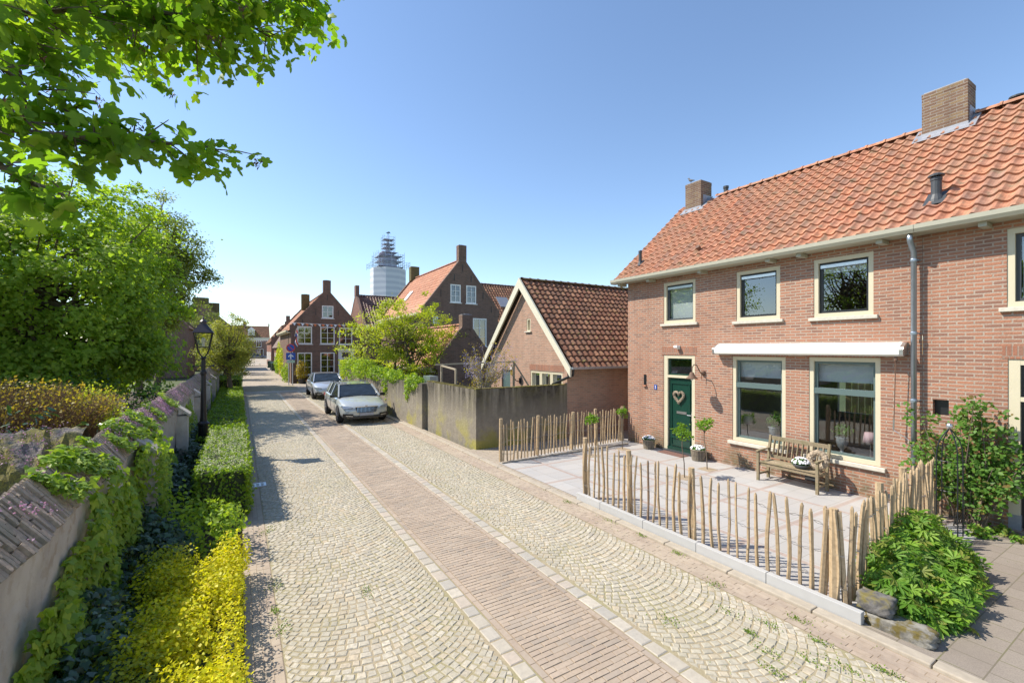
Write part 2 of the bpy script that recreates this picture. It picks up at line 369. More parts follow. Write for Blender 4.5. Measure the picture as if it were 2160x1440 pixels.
def fan(V, F, x0, x1, y0, y1):
    w = x1 - x0; xc = (x0 + x1) / 2; Rr = w * .68; pit = .091; n = int((y1 - y0 + Rr) / pit)
    ph = math.asin(w / 2 / Rr)
    for k in range(n):
        yc = y0 + Rr + k * pit; a = -ph - random.uniform(0, .09)
        while a < ph:
            tt = max(cos(a), .74); da = random.uniform(.078, .122) * (.82 + .18 * tt) / Rr; b = min(a + da, ph + .05)
            if b - a < .04 / Rr: break
            gp = .007 / Rr; r0 = Rr - random.uniform(0, .007); dr = pit * tt * random.uniform(.82, .92)
            pts = []
            for (aa, rr) in ((a + gp, r0), (b - gp, r0), (b - gp, r0 - dr), (a + gp, r0 - dr)):
                j = lambda: random.uniform(-.008, .008)
                pts.append((min(max(xc + rr * sin(aa) + j(), x0), x1), yc - rr * cos(aa) + j()))
            if y0 - .3 < pts[0][1] < y1 and (pts[0][0] - pts[1][0]) ** 2 + (pts[0][1] - pts[1][1]) ** 2 > .001:
                quadstone(V, F, pts, random.uniform(-.003, .004))
            a = b
def stone_obj(name, V, F, mat):
    mb = MB(); mb.v = V; mb.f = F; mb.m = [0] * len(F); return tag(mb.obj(name, mat, uv=False), kind='structure')
V, F = [], []; fan(V, F, .36, 2.09, 1.2, 34.0); fan(V, F, 3.56, 4.98, .2, 34.0); stone_obj('road_cobbles', V, F, M['cobble'])
V, F = [], []
for (xa, xb) in ((2.12, 2.265), (3.37, 3.52)):
    y = .5
    while y < 34:
        L = random.uniform(.17, .27); j = lambda: random.uniform(-.007, .007)
        quadstone(V, F, [(xa + j(), y + .008), (xb + j(), y + .008 + j()), (xb + j(), y + L - .006), (xa + j(), y + L - .006 + j())], .003, .12); y += L
y = 34.0
for k in range(5):     # light granite rows across the street where the cobbles end
    x = .3
    while x < 9.4:
        L = random.uniform(.16, .26); quadstone(V, F, [(x, y), (x + L - .012, y), (x + L - .012, y + .2), (x, y + .2)], .004, .1); x += L
    y += .215
stone_obj('road_border_setts', V, F, M['sett'])
V, F = [], []
def brickq(x0, y0, x1, y1, z=.002):
    j = lambda: random.uniform(-.0025, .0025)
    quadstone(V, F, [(x0 + j(), y0 + j()), (x1 + j(), y0 + j()), (x1 + j(), y1 + j()), (x0 + j(), y1 + j())], z + random.uniform(-.002, .002), .05)
y = .8; k = 0
while y < 34:          # centre lane: rows across the street
    P = .066; off = (k % 2) * .1 + random.uniform(-.012, .012); x = 2.355 + .0
    xs = [2.355] + [2.355 + off + i * .2 for i in range(1 if off < .03 else 0, 6)] + [3.285]
    xs = sorted({round(a, 3) for a in xs if 2.355 <= a <= 3.285})
    for a, b in zip(xs[:-1], xs[1:]):
        if b - a > .03: brickq(a + .003, y + .003, b - .003, y + P - .005)
    y += P; k += 1
M['sandbrick'] = islands('sandy_brick', [(.38, .30, .23), (.33, .265, .21), (.42, .34, .265), (.35, .28, .22)], .9, 12, .5, .3, .7, big=((.42, .355, .27), 1.5, .8))
V2, F2 = [], []
for (xa, xb, ya, yb) in ((2.285, 2.345, .8, 34), (3.295, 3.352, .8, 34), (.05, .115, 1.2, 40), (.12, .19, 1.2, 40), (.195, .265, 1.2, 40), (.27, .345, 1.2, 40),
                         (4.99, 5.06, .2, 34), (5.065, 5.135, .2, 34), (5.14, 5.21, .2, 34), (5.215, 5.285, .2, 34), (5.29, 5.36, .2, 34)):
    y = ya + random.uniform(0, .2)
    while y < yb: quadstone(*((V2, F2) if xa > 4 or xa < 1 else (V, F)), [(xa - .001, y + .002), (xb + .001, y + .002), (xb + .001, y + .198), (xa - .001, y + .198)], random.uniform(-.001, .001), .02); y += .2
stone_obj('road_clinkers', V, F, M['clinker']); stone_obj('gutter_strip', V2, F2, M['sandbrick'])
# kerbs and footway on the right
mb = MB(); y = -1.5
while y < 34: mb.box(5.37, y, -.05, 5.515, y + .99, .035); y += 1.0
tag(mb.obj('kerb', M['oldkerb'], bevel=.012), kind='structure')
sheet('footway', [(5.515, 6.7), (5.66, 6.7), (5.66, 34), (5.515, 34)], .022, M['footway']); sheet('footway_yard', [(5.66, 9.70), (12, 10.2), (12, 11.6), (5.66, 11.6)], .020, M['footway'])
sheet('forecourt', [(5.6, 2.15), (10.6, 2.15), (10.6, 10.6), (5.6, 9.84), (5.6, 6.7)], .03, slabmat())
sheet('driveway', [(5.515, -4), (11, -4), (11, 2.85), (9.8, 2.75), (5.6, 2.2), (5.515, 2.2)], .028, M['neigh'])
mb = MB(); ys = [6.7, 6.05, 5.05, 4.07, 3.08, 2.09]     # new concrete edge blocks retaining the forecourt
for a, b in zip(ys[:-1], ys[1:]): mb.box(5.525, b + .003, -.05, 5.60, a - .003, .155)
tag(mb.obj('concrete_edging', M['concrete_edge'], bevel=.006), 'pale new concrete edging blocks under the paling fence', 'edging')
mb = MB(); mb.box(5.62, 9.70, -.03, 10.0, 9.76, .07); tag(mb.obj('forecourt_edge_board', M['oldkerb']), kind='structure')
sheet('drain_cover_surround', [(.15, 10.75), (.5, 10.75), (.5, 11.2), (.15, 11.2)], .004, M['clinker'])
dr = thing('drain_grate', 'small metal gully grate with square holes in the gutter by the hedge', 'drain', (.33, 10.98, 0))
mb = MB(); mb.box(.19, 10.84, 0, .49, 11.12, .012); mb.obj('frame', M['zinc'], dr)
mb = MB()
for i in range(2):
    for j in range(3): mb.box(.22 + j * .085, 10.88 + i * .11, .0125, .275 + j * .085, 10.96 + i * .11, .0145)
mb.obj('slot', M['black'], dr)
# ================================================================ ROOF TILES
def tiles(mb, o, u, s, n, U, S, pu=.225, ps=.285, amp=.036, seg=7, jit=.004):
    o = Vector(o); u = Vector(u).normalized(); s = Vector(s).normalized(); n = Vector(n).normalized()
    nu = max(1, round(U / pu)); ns = max(1, round(S / ps)); pu = U / nu; ps = S / ns
    prof = []
    for i in range(seg + 1):
        t = i / seg
        prof.append((t, -amp * .9 * sin(pi * t / .62) if t < .62 else amp * .85 * sin(pi * (t - .62) / .38)))
    for a in range(nu):
        for b in range(ns):
            j = random.uniform(-jit, jit); b0 = len(mb.v)
            for (ss, lift) in ((b * ps - .035, .048), (b * ps + ps, .004)):
                for (t, h) in prof: mb.v.append(tuple(o + u * (a + t) * pu + s * (ss + j) + n * (h + lift)))
            for (t, h) in prof: mb.v.append(tuple(o + u * (a + t) * pu + s * (b * ps - .035 + j) + n * (h + .010)))
            m = seg + 1
            for i in range(seg):
                mb.f.append((b0+i, b0+i+1, b0+i+1+m, b0+i+m)); mb.m.append(0)
                mb.f.append((b0+2*m+i, b0+2*m+i+1, b0+i+1, b0+i)); mb.m.append(0)
def ridge_caps(mb, a, b, r=.11, L=.36):
    a = Vector(a); b = Vector(b); n = max(1, round((b - a).length / L)); d = (b - a) / n; side = d.cross(Vector((0, 0, 1))).normalized()
    for k in range(n):
        b0 = len(mb.v); q = 7
        for (t, rr) in ((0, r * 1.18), (.12, r * 1.18), (.13, r), (1.02, r * .97)):
            for i in range(q):
                an = pi * i / (q - 1); mb.v.append(tuple(a + d * (k + t) + side * cos(an) * rr + Vector((0, 0, 1)) * (sin(an) * rr * .8)))
        for i in range(3):
            for j in range(q - 1):
                mb.f.append((b0+i*q+j, b0+i*q+j+1, b0+(i+1)*q+j+1, b0+(i+1)*q+j)); mb.m.append(0)
def window(par, fr, u0, u1, z0, z1, ft=.085, fm='cream', sash=None, bars=None, sill='sill', so=.06, rec=.07, gm='glass', barm=None, sash_split=None, backing=None, sillh=.07):
    """frame (> pane, sash, blind) and a sill, as parts of a house"""
    g = .002
    f = MB(); fr.box(f, u0+g, u1-g, z1 - ft, z1-g, -rec - .06, -rec * .15); fr.box(f, u0+g, u1-g, z0+g, z0 + ft, -rec - .06, -rec * .15)
    fr.box(f, u0+g, u0 + ft, z0 + ft, z1 - ft, -rec - .06, -rec * .15 - .002); fr.box(f, u1 - ft, u1-g, z0 + ft, z1 - ft, -rec - .06, -rec * .15 - .002)
    w_ = f.obj('window', M[fm], par)
    a0, a1, b0, b1 = u0 + ft, u1 - ft, z0 + ft, z1 - ft
    if sash:
        s = MB(); q = .05
        for (c0, c1) in (([(b0, b1)] if not sash_split else [(b0, sash_split - .0), (sash_split + .0, b1)])):
            fr.box(s, a0, a1, c0, c0 + q, -rec - .05, -rec); fr.box(s, a0, a1, c1 - q, c1, -rec - .05, -rec)
            fr.box(s, a0, a0 + q, c0 + q, c1 - q, -rec - .05, -rec); fr.box(s, a1 - q, a1, c0 + q, c1 - q, -rec - .05, -rec)
        s.obj('sash', M[sash], w_)
    if bars:
        s = MB(); nx, nz = bars; bw = .028
        for i in range(1, nx): x = a0 + (a1 - a0) * i / nx; fr.box(s, x - bw/2 * (1.8 if i == nx/2 else 1), x + bw/2 * (1.8 if i == nx/2 else 1), b0, b1, -rec - .03, -rec + .012)
        for i in range(1, nz): z = b0 + (b1 - b0) * i / nz; fr.box(s, a0, a1, z - bw/2, z + bw/2, -rec - .03, -rec + .010)
        s.obj('glazing_bars', M[barm or fm], w_)
    p = MB(); p.add([fr.p(a0, b0, -rec - .035), fr.p(a1, b0, -rec - .035), fr.p(a1, b1, -rec - .035), fr.p(a0, b1, -rec - .035)], [(0, 1, 2, 3)])
    p.obj('pane', M[gm], w_)
    if backing:
        p = MB(); p.add([fr.p(a0-.05, b0-.05, -rec - .22), fr.p(a1+.05, b0-.05, -rec - .22), fr.p(a1+.05, b1+.05, -rec - .22), fr.p(a0-.05, b1+.05, -rec - .22)], [(0, 1, 2, 3)])
        p.obj('room_behind', M[backing], w_)
    if sill:
        s = MB(); fr.box(s, u0 - .08, u1 + .08, z0 - sillh, z0 - .002, -rec, so); s.obj('sill', M[sill], par, bevel=.006)
    return w_
# ================================================================ MAIN TERRACE HOUSE (two dwellings under one roof)
XF = 10.4; fx = FX_(XF); YE = 10.1
H1 = thing('brick_house', 'red brick terrace house with orange pantile roof, dark green front door and slatted bench outside', 'house', (XF, 6, 0))
H2 = thing('brick_house', 'neighbouring red brick house at the right edge behind the climbing rose', 'house', (XF, 1.5, 0))
YS = 3.02      # party line, just right of the drainpipe
TOPZ = 5.02
ups = [(7.67, 8.72, 3.62, 4.78), (5.48, 6.52, 3.58, 4.78), (3.74, 4.79, 3.56, 4.78)]
gws = [(5.36, 6.62, .66, 2.72), (3.63, 4.88, .66, 2.73)]
door = (7.69, 8.72, .07, 2.73)
mb = MB(); wall(mb, fx, [(YS, 0), (YE, 0), (YE, TOPZ), (YS, TOPZ)], ups + gws + [door], .1)
XR = 13.4; ZR = 7.88; XB = 16.4
fl = FY_(YE)    # end gable faces +Y: flip
fl = Fr((0, YE, 0), (1, 0, 0), (0, 1, 0))
wall(mb, fl, [(XF, 0), (XB, 0), (XB, TOPZ), (XR, ZR - .12), (XF, TOPZ)], [], .1)
mb.obj('wall', M['brick_main'], H1)
mb = MB(); wall(mb, fx, [(-3, 0), (YS - .004, 0), (YS - .004, TOPZ), (-3, TOPZ)], [(.95, 1.99, 3.56, 4.8), (.9, 1.98, .07, 2.74), (2.67, 2.88, 1.75, 2.02)], .1)
mb.obj('wall', M['brick_main'], H2)
mb = MB(); mb.box(XF + .1, 2.60, 1.7, XF + .13, 2.95, 2.1); mb.obj('vent_recess', M['black'], H2)
# vertical brick courses above the ground floor openings read as soldier bands
M['soldier'] = brick('brick_soldier', (.42, .18, .11), (.31, .16, .11), (.36, .3, .24), w=.0625, h=.215, pamt=.3); _x = M['soldier']
def lintel(par, u0, u1, z0, h=.21, m='soldier'):
    b = MB(); fx.box(b, u0 - .06, u1 + .06, z0 + .004, z0 + h, .0, .005); b.obj('lintel', M[m], par)
lintel(H1, 5.36, 6.62, 2.73); lintel(H1, 3.63, 4.88, 2.73); lintel(H1, 7.69, 8.72, 2.73); lintel(H2, .9, 1.98, 2.74)
for i, (a, b, c, d) in enumerate(ups):
    wn = window(H1, fx, a, b, c, d, .085, 'cream', sash='black' if i else 'grey_dk', backing=None)
    if i != 1:
        q = MB(); fx.box(q, a + .13, b - .13, (c + .14) if i == 0 else d - .3, d - .15, -.17, -.16); q.obj('blind', M['blind' if i else 'blind2'] if 'blind2' in M else M['blind'], wn)
    q = MB(); fx.box(q, a + .12, b - .12, d - .2, d - .135, -.066, -.03); q.obj('vent_rail', M['metal'], wn)
for i, (a, b, c, d) in enumerate(gws):
    wn = window(H1, fx, a, b, c, d, .085, 'cream', sash='green_gray', sash_split=2.02 if i == 0 else 2.02, sill=None)
    q = MB(); fx.box(q, a + .09, b - .09, 1.97, 2.09, -.075, -.02); q.obj('transom_rail', M['green_gray'], wn)
    q = MB(); fx.box(q, a + .1, b - .1, 2.22, d - .1, -.19, -.18); q.obj('blind', M['blind'], wn)
    q = MB(); fx.box(q, a - .09, b + .09, .58, .655, -.07, .07); q.obj('sill', M['sill'], H1, bevel=.006)
wn = window(H2, fx, .95, 1.99, 3.56, 4.8, .085, 'cream', sash='grey_dk')
q = MB(); fx.box(q, 1.1, 1.85, 3.7, 4.6, -.2, -.19); q.obj('blind', M['blind'], wn)
# rooms behind the glass
M['room_l'] = plain('room_wall_light', (.5, .47, .43), .9)
rm = MB(); x0, x1, y0, y1, z0, z1 = XF + .25, 15.2, 3.1, 7.3, .1, 2.75
rm.add([(x0,y0,z0),(x1,y0,z0),(x1,y1,z0),(x0,y1,z0)], [(0,1,2,3)], 1); rm.add([(x0,y0,z1),(x1,y0,z1),(x1,y1,z1),(x0,y1,z1)], [(3,2,1,0)])
rm.add([(x0,y0,z0),(x1,y0,z0),(x1,y0,z1),(x0,y0,z1)], [(0,3,2,1)]); rm.add([(x0,y1,z0),(x1,y1,z0),(x1,y1,z1),(x0,y1,z1)], [(0,1,2,3)])
wall(rm, FX_(x1), [(y0, z0), (y1, z0), (y1, z1), (y0, z1)], [(5.35, 6.35, 1.05, 2.35)], .12)
rm.obj('living_room', [M['room'], M['roomdark']], H1)
for (ya, yb, za, zb, zc) in ((3.2, 5.0, 3.2, 5.0, 0), (5.2, 6.9, 3.2, 5.0, 0), (7.4, 9.2, 3.2, 5.0, 0), (7.4, 9.2, .1, 2.9, 1)):
    rm = MB(); x0, x1 = XF + .24, XF + 2.4
    rm.add([(x1,ya,za),(x1,yb,za),(x1,yb,zb),(x1,ya,zb)], [(0,1,2,3)]); rm.add([(x0,ya,za),(x1,ya,za),(x1,ya,zb),(x0,ya,zb)], [(0,1,2,3)])
    rm.add([(x0,yb,za),(x1,yb,za),(x1,yb,zb),(x0,yb,zb)], [(3,2,1,0)]); rm.add([(x0,ya,zb),(x1,ya,zb),(x1,yb,zb),(x0,yb,zb)], [(0,1,2,3)]); rm.add([(x0,ya,za),(x1,ya,za),(x1,yb,za),(x0,yb,za)], [(3,2,1,0)])
    rm.obj('room', M['roomdark' if not zc else 'room'], H1)
rm = MB(); rm.box(XF + .6, .2, .1, XF + .65, 2.6, 4.98); rm.obj('room', M['roomdark'], H2)
# front door
dm = MB(); a, b, c, d = door
fx.box(dm, a+.003, a + .10, c, d-.003, -.13, -.012); fx.box(dm, b - .13, b-.003, c, d-.003, -.13, -.012); fx.box(dm, a + .10, b - .13, d - .09, d-.003, -.13, -.014); fx.box(dm, a + .10, b - .13, 2.10, 2.17, -.13, -.014)
dfm = dm.obj('door_frame', M['cream'], H1)
dm = MB(); fx.box(dm, a + .1, b - .13, c, 2.10, -.12, -.075)
for (e, f_) in ((.5, 1.95), (.2, .42)):
    fx.box(dm, a + .19, b - .22, f_ - .02, f_, -.076, -.05); fx.box(dm, a + .19, b - .22, e, e + .02, -.076, -.05)
    fx.box(dm, a + .19, a + .21, e + .02, f_ - .02, -.076, -.051); fx.box(dm, b - .24, b - .22, e + .02, f_ - .02, -.076, -.051)
dm.box(*fx.p(a + .1, .07, -.08), *fx.p(b - .13, .16, .0))
dp = dm.obj('door', M['green_dk'], H1)
dm = MB(); fx.box(dm, a + .31, b - .40, 1.10, 1.17, -.074, -.062); dm.obj('letter_slot', M['metal'], dp)
dm = MB(); fx.box(dm, a + .115, a + .155, .95, 1.2, -.074, -.062); dm.tube([fx.p(a + .135, 1.1, -.06), fx.p(a + .135, 1.1, -.01), fx.p(a + .25, 1.1, -.008)], .010); dm.obj('handle', M['metal'], dp)
dm = MB(); fx.box(dm, a + .10, b - .13, 2.17, 2.21, -.12, -.06); fx.box(dm, a + .10, b - .13, 2.60, 2.64, -.12, -.06); fx.box(dm, a + .1, a + .14, 2.21, 2.6, -.12, -.061); fx.box(dm, b - .17, b - .13, 2.21, 2.6, -.12, -.061)
fl_ = dm.obj('fanlight', M['green_dk'], H1)
dm = MB(); dm.add([fx.p(a + .1, 2.2, -.09), fx.p(b - .13, 2.2, -.09), fx.p(b - .13, 2.62, -.09), fx.p(a + .1, 2.62, -.09)], [(0,1,2,3)]); dm.obj('pane', M['glass'], fl_)
dm = MB(); fx.box(dm, a + .02, b - .02, .03, .075, -.12, .1); dm.obj('doorstep', M['grey_dk'], H1)
dm = MB(); a2, b2 = .9, 1.98
fx.box(dm, a2+.003, a2 + .09, .3, 2.737, -.1, -.012); fx.box(dm, b2 - .13, b2-.003, .3, 2.737, -.1, -.012); fx.box(dm, a2 + .09, b2 - .13, 2.65, 2.737, -.1, -.014); fx.box(dm, a2 + .09, b2 - .13, 2.08, 2.15, -.1, -.014)
nd = dm.obj('door_frame', M['cream'], H2)
dm = MB(); fx.box(dm, b2 - .14, b2-.002, .07, .3, -.1, -.008); dm.obj('plinth', M['lead'], H2)
dm = MB(); fx.box(dm, a2 + .09, b2 - .13, .1, 2.08, -.10, -.07); fx.box(dm, a2 + .09, b2 - .13, 2.15, 2.2, -.10, -.06); fx.box(dm, a2 + .09, b2 - .13, 2.6, 2.65, -.10, -.06); fx.box(dm, b2 - .18, b2 - .13, 2.2, 2.6, -.10, -.06); dm.obj('door', M['black'], H2)
# roof
mb = MB(); sl_ = Vector((XR - 10.12, 0, ZR - 5.06)); SLn = sl_.length; sd = sl_.normalized(); nn = Vector((-sd.z, 0, sd.x))
tiles(mb, (10.12, YS, 5.06), (0, 1, 0), sd, nn, 10.38 - YS, SLn)
rf = mb.obj('roof', M['tile_orange'], H1, uv=False)
mb = MB(); tiles(mb, (10.12, -3, 5.06), (0, 1, 0), sd, nn, YS + 3, SLn); mb.obj('roof', M['tile_orange'], H2, uv=False)
mb = MB(); mb.add([(10.14, YS, 4.99), (XR, YS, ZR - .07), (XR, 10.36, ZR - .07), (10.14, 10.36, 4.99)], [(0,1,2,3)]); mb.add([(XR, YS, ZR - .07), (16.7, YS, 5), (16.7, 10.36, 5), (XR, 10.36, ZR - .07)], [(0,1,2,3)])
mb.obj('roof_deck', M['wood_dk'], H1)
mb = MB(); mb.add([(10.14, -3, 4.99), (XR, -3, ZR - .07), (XR, YS, ZR - .07), (10.14, YS, 4.99)], [(0,1,2,3)]); mb.add([(XR, -3, ZR - .07), (16.7, -3, 5), (16.7, YS, 5), (XR, YS, ZR - .07)], [(0,1,2,3)])
mb.obj('roof_deck', M['wood_dk'], H2)
mb = MB(); ridge_caps(mb, (XR, 9.05, ZR + .0), (XR, 3.85, ZR + .0)); mb.obj('ridge_tiles', M['tile_orange'], rf, uv=False)
mb = MB(); ridge_caps(mb, (XR, 3.0, ZR), (XR, -3, ZR)); mb.obj('ridge_tiles', M['tile_orange'], H2, uv=False)
mb = MB(); mb.add([(10.1, 10.36, 4.96), (XR, 10.36, ZR - .1), (XR, 10.42, ZR + .02), (10.1, 10.42, 5.08)], [(0,1,2,3)])
mb.obj('verge', M['tile_orange'], H1, uv=False)
for (par, ya, yb) in ((H1, YS + .003, 10.46), (H2, -3, YS - .003)):
    mb = MB(); prof = [(10.20, 4.925), (10.02, 4.925), (9.985, 4.985), (9.985, 5.06), (10.02, 5.06), (10.05, 4.985), (10.20, 4.985)]
    mb.prism([(x, ya, z) for x, z in prof], (0, yb - ya, 0)); mb.box(10.2, ya, 4.93, 10.4, min(yb, 10.3), 4.95); mb.obj('gutter', M['gutter'], par)
    mb = MB()
    for yc in (10.2, 9.05, 7.35, 5.6, 4.95, 3.55, 2.2, .9, -.5):
        if ya < yc < yb: mb = MB(); mb.box(10.1, yc - .05, 4.85, 10.4, yc + .05, 4.923); mb.obj('gutter_bracket', M['gutter'], par)
# chimneys (parts of the roof)
def chimney(par, cx, cy, dx, dy, z0, z1, bm='chim', flash=True, rough=True):
    mb = MB(); mb.box(cx - dx/2, cy - dy/2, z0, cx + dx/2, cy + dy/2, z1); mb.box(cx - dx/2 - .004, cy - dy/2 - .004, z1 - .1, cx + dx/2 + .004, cy + dy/2 + .004, z1 + .003)
    c = mb.obj('chimney', M[bm], par)
    mb = MB(); mb.box(cx - dx/2 + .03, cy - dy/2 + .03, z1 + .004, cx + dx/2 - .03, cy + dy/2 - .03, z1 + .03); mb.box(cx - dx*.2, cy - dy*.3, z1 + .02, cx + dx*.25, cy + dy*.1, z1 + .055); mb.obj('mortar_cap', M['lead'], c)
    return c
for (par, cx, cy, dx, dy, z1) in ((rf, 13.25, 9.66, .56, .60, 8.46), (H2, 13.28, 3.42, .52, .74, 8.56)):
    c = chimney(par, cx, cy, dx, dy, 7.3, z1)
    mb = MB(); x0 = cx - dx/2 - .12; zz = lambda x: 5.06 + (x - 10.12) * (ZR - 5.06) / (XR - 10.12) + .05
    mb.prism([(x0, cy - dy/2 - .14, zz(x0)), (x0, cy + dy/2 + .14, zz(x0)), (13.4, cy + dy/2 + .14, zz(13.4)), (13.4, cy - dy/2 - .14, zz(13.4))], (0, 0, .02))
    mb.box(cx - dx/2 - .012, cy - dy/2 - .012, 7.4, cx + dx/2 + .012, cy + dy/2 + .012, zz(cx - dx/2) + .07)
    mb.box(cx - dx/2 + .1, cy - dy/2 - .016, 7.4, cx + dx/2 + .016, cy + dy/2 + .016, zz(cx) + .2)
    mb.obj('lead_flashing', M['lead'], c)
# vents and flues standing on the roof
def roofz(x): return 5.06 + (x - 10.12) * (ZR - 5.06) / (XR - 10.12)
def flue(par, x, y, h, r, name='roof_vent', cap=True):
    z = roofz(x); mb = MB(); mb.lathe((x, y, z - .05), [(r * 1.7, -.02), (r * 1.5, .06), (r * 1.02, .15), (r, .18), (r, h), (r * 1.12, h + .005), (r * 1.12, h + .05), (r * .9, h + .07)], 14)
    if cap: mb.lathe((x, y, z - .05), [(r * 1.55, h + .075), (r * 1.55, h + .10), (r * .8, h + .13)], 14)
    mb.prism([(x - r*2.3, y - r*1.9, roofz(x - r*2.3) + .05), (x - r*2.3, y + r*1.9, roofz(x - r*2.3) + .05), (x + r*1.6, y + r*1.9, roofz(x + r*1.6) + .05), (x + r*1.6, y - r*1.9, roofz(x + r*1.6) + .05)], (0, 0, .012))
    return mb.obj(name, M['grey_dk'], par, smooth=False)
flue(rf, 10.66, 9.84, .42, .05, cap=False); flue(H2, 10.72, 2.92, .40, .075); 
mb = MB(); mb.lathe((13.55, 8.85, 7.7), [(.07, 0), (.07, .42), (.085, .43), (.085, .5)], 12); mb.obj('flue', M['grey_dk'], rf)
mb = MB(); mb.lathe((13.6, 2.45, 7.6), [(.05, 0), (.05, .42), (.13, .44), (.13, .47), (.04, .49)], 14); mb.obj('flue', M['grey_dk'], H2)
mb = MB(); x, y = 10.72, 7.75; z = roofz(x) + .03; mb.tube([(x, y, z - .02), (x - .13, y, z + .07)], [.05, .06], 10); mb.obj('tile_vent', M['rust'], rf)
# wall fittings
dpth = thing('drainpipe', 'grey zinc drainpipe running down between the two brick houses', 'drainpipe', (10.27, 3.1, 0))
mb = MB(); mb.tube([(10.08, 3.1, 4.91), (10.1, 3.1, 4.80), (10.27, 3.1, 4.62), (10.27, 3.1, .02)], .043, 12); mb.obj('pipe', M['zinc'], dpth, smooth=True)
mb = MB()
for z in (4.45, 3.15, 1.95, .9): mb.lathe((10.27, 3.1, z), [(.047, 0), (.052, .015), (.052, .045), (.047, .06)], 12); mb.box(10.29, 3.04, z + .02, 10.4, 3.07, z + .04)
mb.obj('bracket', M['zinc'], dpth)
aw = thing('awning', 'long closed white awning cassette above the two ground floor windows', 'awning', (10.3, 5.1, 2.8))
pr = [(10.398, 2.80), (10.2, 2.77), (10.17, 2.80), (10.165, 2.9), (10.18, 2.93), (10.33, 3.02), (10.398, 3.03)]
mb = MB(); mb.prism([(x, 3.28, z) for x, z in pr], (0, 3.68, 0)); mb.obj('cassette', M['white'], aw)
mb = MB(); mb.prism([(x, 3.22, z) for x, z in pr], (0, .055, 0)); mb.obj('end_cap', M['metal'], aw); mb = MB(); mb.prism([(x, 6.965, z) for x, z in pr], (0, .05, 0)); mb.obj('end_cap', M['metal'], aw)
mb = MB(); mb.box(10.15, 3.30, 2.795, 10.20, 6.94, 2.805); mb.obj('front_rail', M['gutter'], aw)
mb = MB(); mb.lathe((10.22, 3.34, 2.67), [(.02, 0), (.03, .03), (.02, .10)], 8); mb.tube([(10.22, 3.34, 2.7), (10.23, 3.37, 1.62)], .008, 6); mb.obj('crank_rod', M['rust'], aw)
mb = MB(); mb.tube([(10.23, 3.37, 1.62), (10.23, 3.375, 1.42)], .014, 6); mb.tube([(10.23, 3.375, 1.42), (10.24, 3.15, 1.27), (10.24, 3.16, 1.08)], .007, 6); mb.obj('crank_handle', M['metal'], aw)
ol = thing('wall_lamp', 'rusty goose neck wall lamp beside the green front door', 'lamp', (10.4, 7.42, 2.3))
mb = MB(); mb.lathe((10.385, 7.42, 2.23), [(.055, 0), (.06, .03), (.06, .08), (.05, .1)], 10); mb.tube([(10.38, 7.42, 2.28), (10.28, 7.42, 2.27), (10.2, 7.42, 2.36), (10.1, 7.42, 2.49), (10.0, 7.42, 2.5), (9.93, 7.42, 2.43), (9.92, 7.42, 2.3)], .012, 8); mb.tube([(10.3, 7.42, 2.27), (10.3, 7.42, 2.12)], .008); mb.obj('arm', M['rust'], ol, smooth=True)
mb = MB(); mb.lathe((9.92, 7.42, 2.14), [(.15, 0), (.145, .012), (.10, .05), (.065, .1), (.05, .15), (.025, .17)], 18); mb.obj('lamp_shade', M['rust'], ol, smooth=True)
M['bulb'] = plain('bulb_glass', (.8, .8, .75), .2); mb = MB(); mb.lathe((9.92, 7.42, 2.10), [(.02, 0), (.035, .02), (.03, .06), (.015, .09)], 10); mb.obj('bulb', M['bulb'], ol, smooth=True)
sen = thing('motion_sensor', 'little white motion sensor on the brick wall above the front door', 'sensor', (10.38, 8.2, 2.92))
mb = MB(); mb.box(10.36, 8.15, 2.9, 10.398, 8.25, 3.0); mb.obj('base', M['white'], sen, bevel=.006)
mb = MB(); mb.box(10.26, 8.15, 2.93, 10.355, 8.27, 3.0); mb.obj('head', M['white'], sen, bevel=.012)
hn = thing('house_number_plate', 'small blue and white enamel house number plate reading 1 left of the door', 'number plate', (10.39, 9.02, 1.75))
M['enamel'] = plain('enamel_white', (.8, .8, .8), .2); M['enamelb'] = plain('enamel_blue', (.03, .07, .3), .2)
mb = MB(); mb.box(10.388, 8.955, 1.72, 10.398, 9.055, 1.86); mb.obj('plate', M['enamelb'], hn)
mb = MB(); mb.box(10.385, 8.995, 1.745, 10.3875, 9.012, 1.835); mb.box(10.385, 9.0125, 1.81, 10.3875, 9.026, 1.822); mb.box(10.385, 8.985, 1.745, 10.3875, 8.9945, 1.756); mb.box(10.385, 9.0125, 1.745, 10.3875, 9.023, 1.756); mb.obj('numeral', M['enamel'], hn)
mb = MB(); mb.box(10.38, 9.36, 1.83, 10.398, 9.44, 2.14); mb.obj('wall_niche', M['black'], H1)
mb = MB(); mb.box(10.34, 9.34, 1.785, 10.402, 9.46, 1.825); mb.obj('niche_sill', M['tile_orange'], H1)
mb = MB(); mb.box(10.375, 4.7, .1, 10.398, 4.95, .2); mb.obj('air_brick', M['grey_dk'], H1); mb = MB(); mb.box(10.38, 3.4, .1, 10.398, 3.55, .19); mb.obj('air_brick', M['grey_dk'], H1)
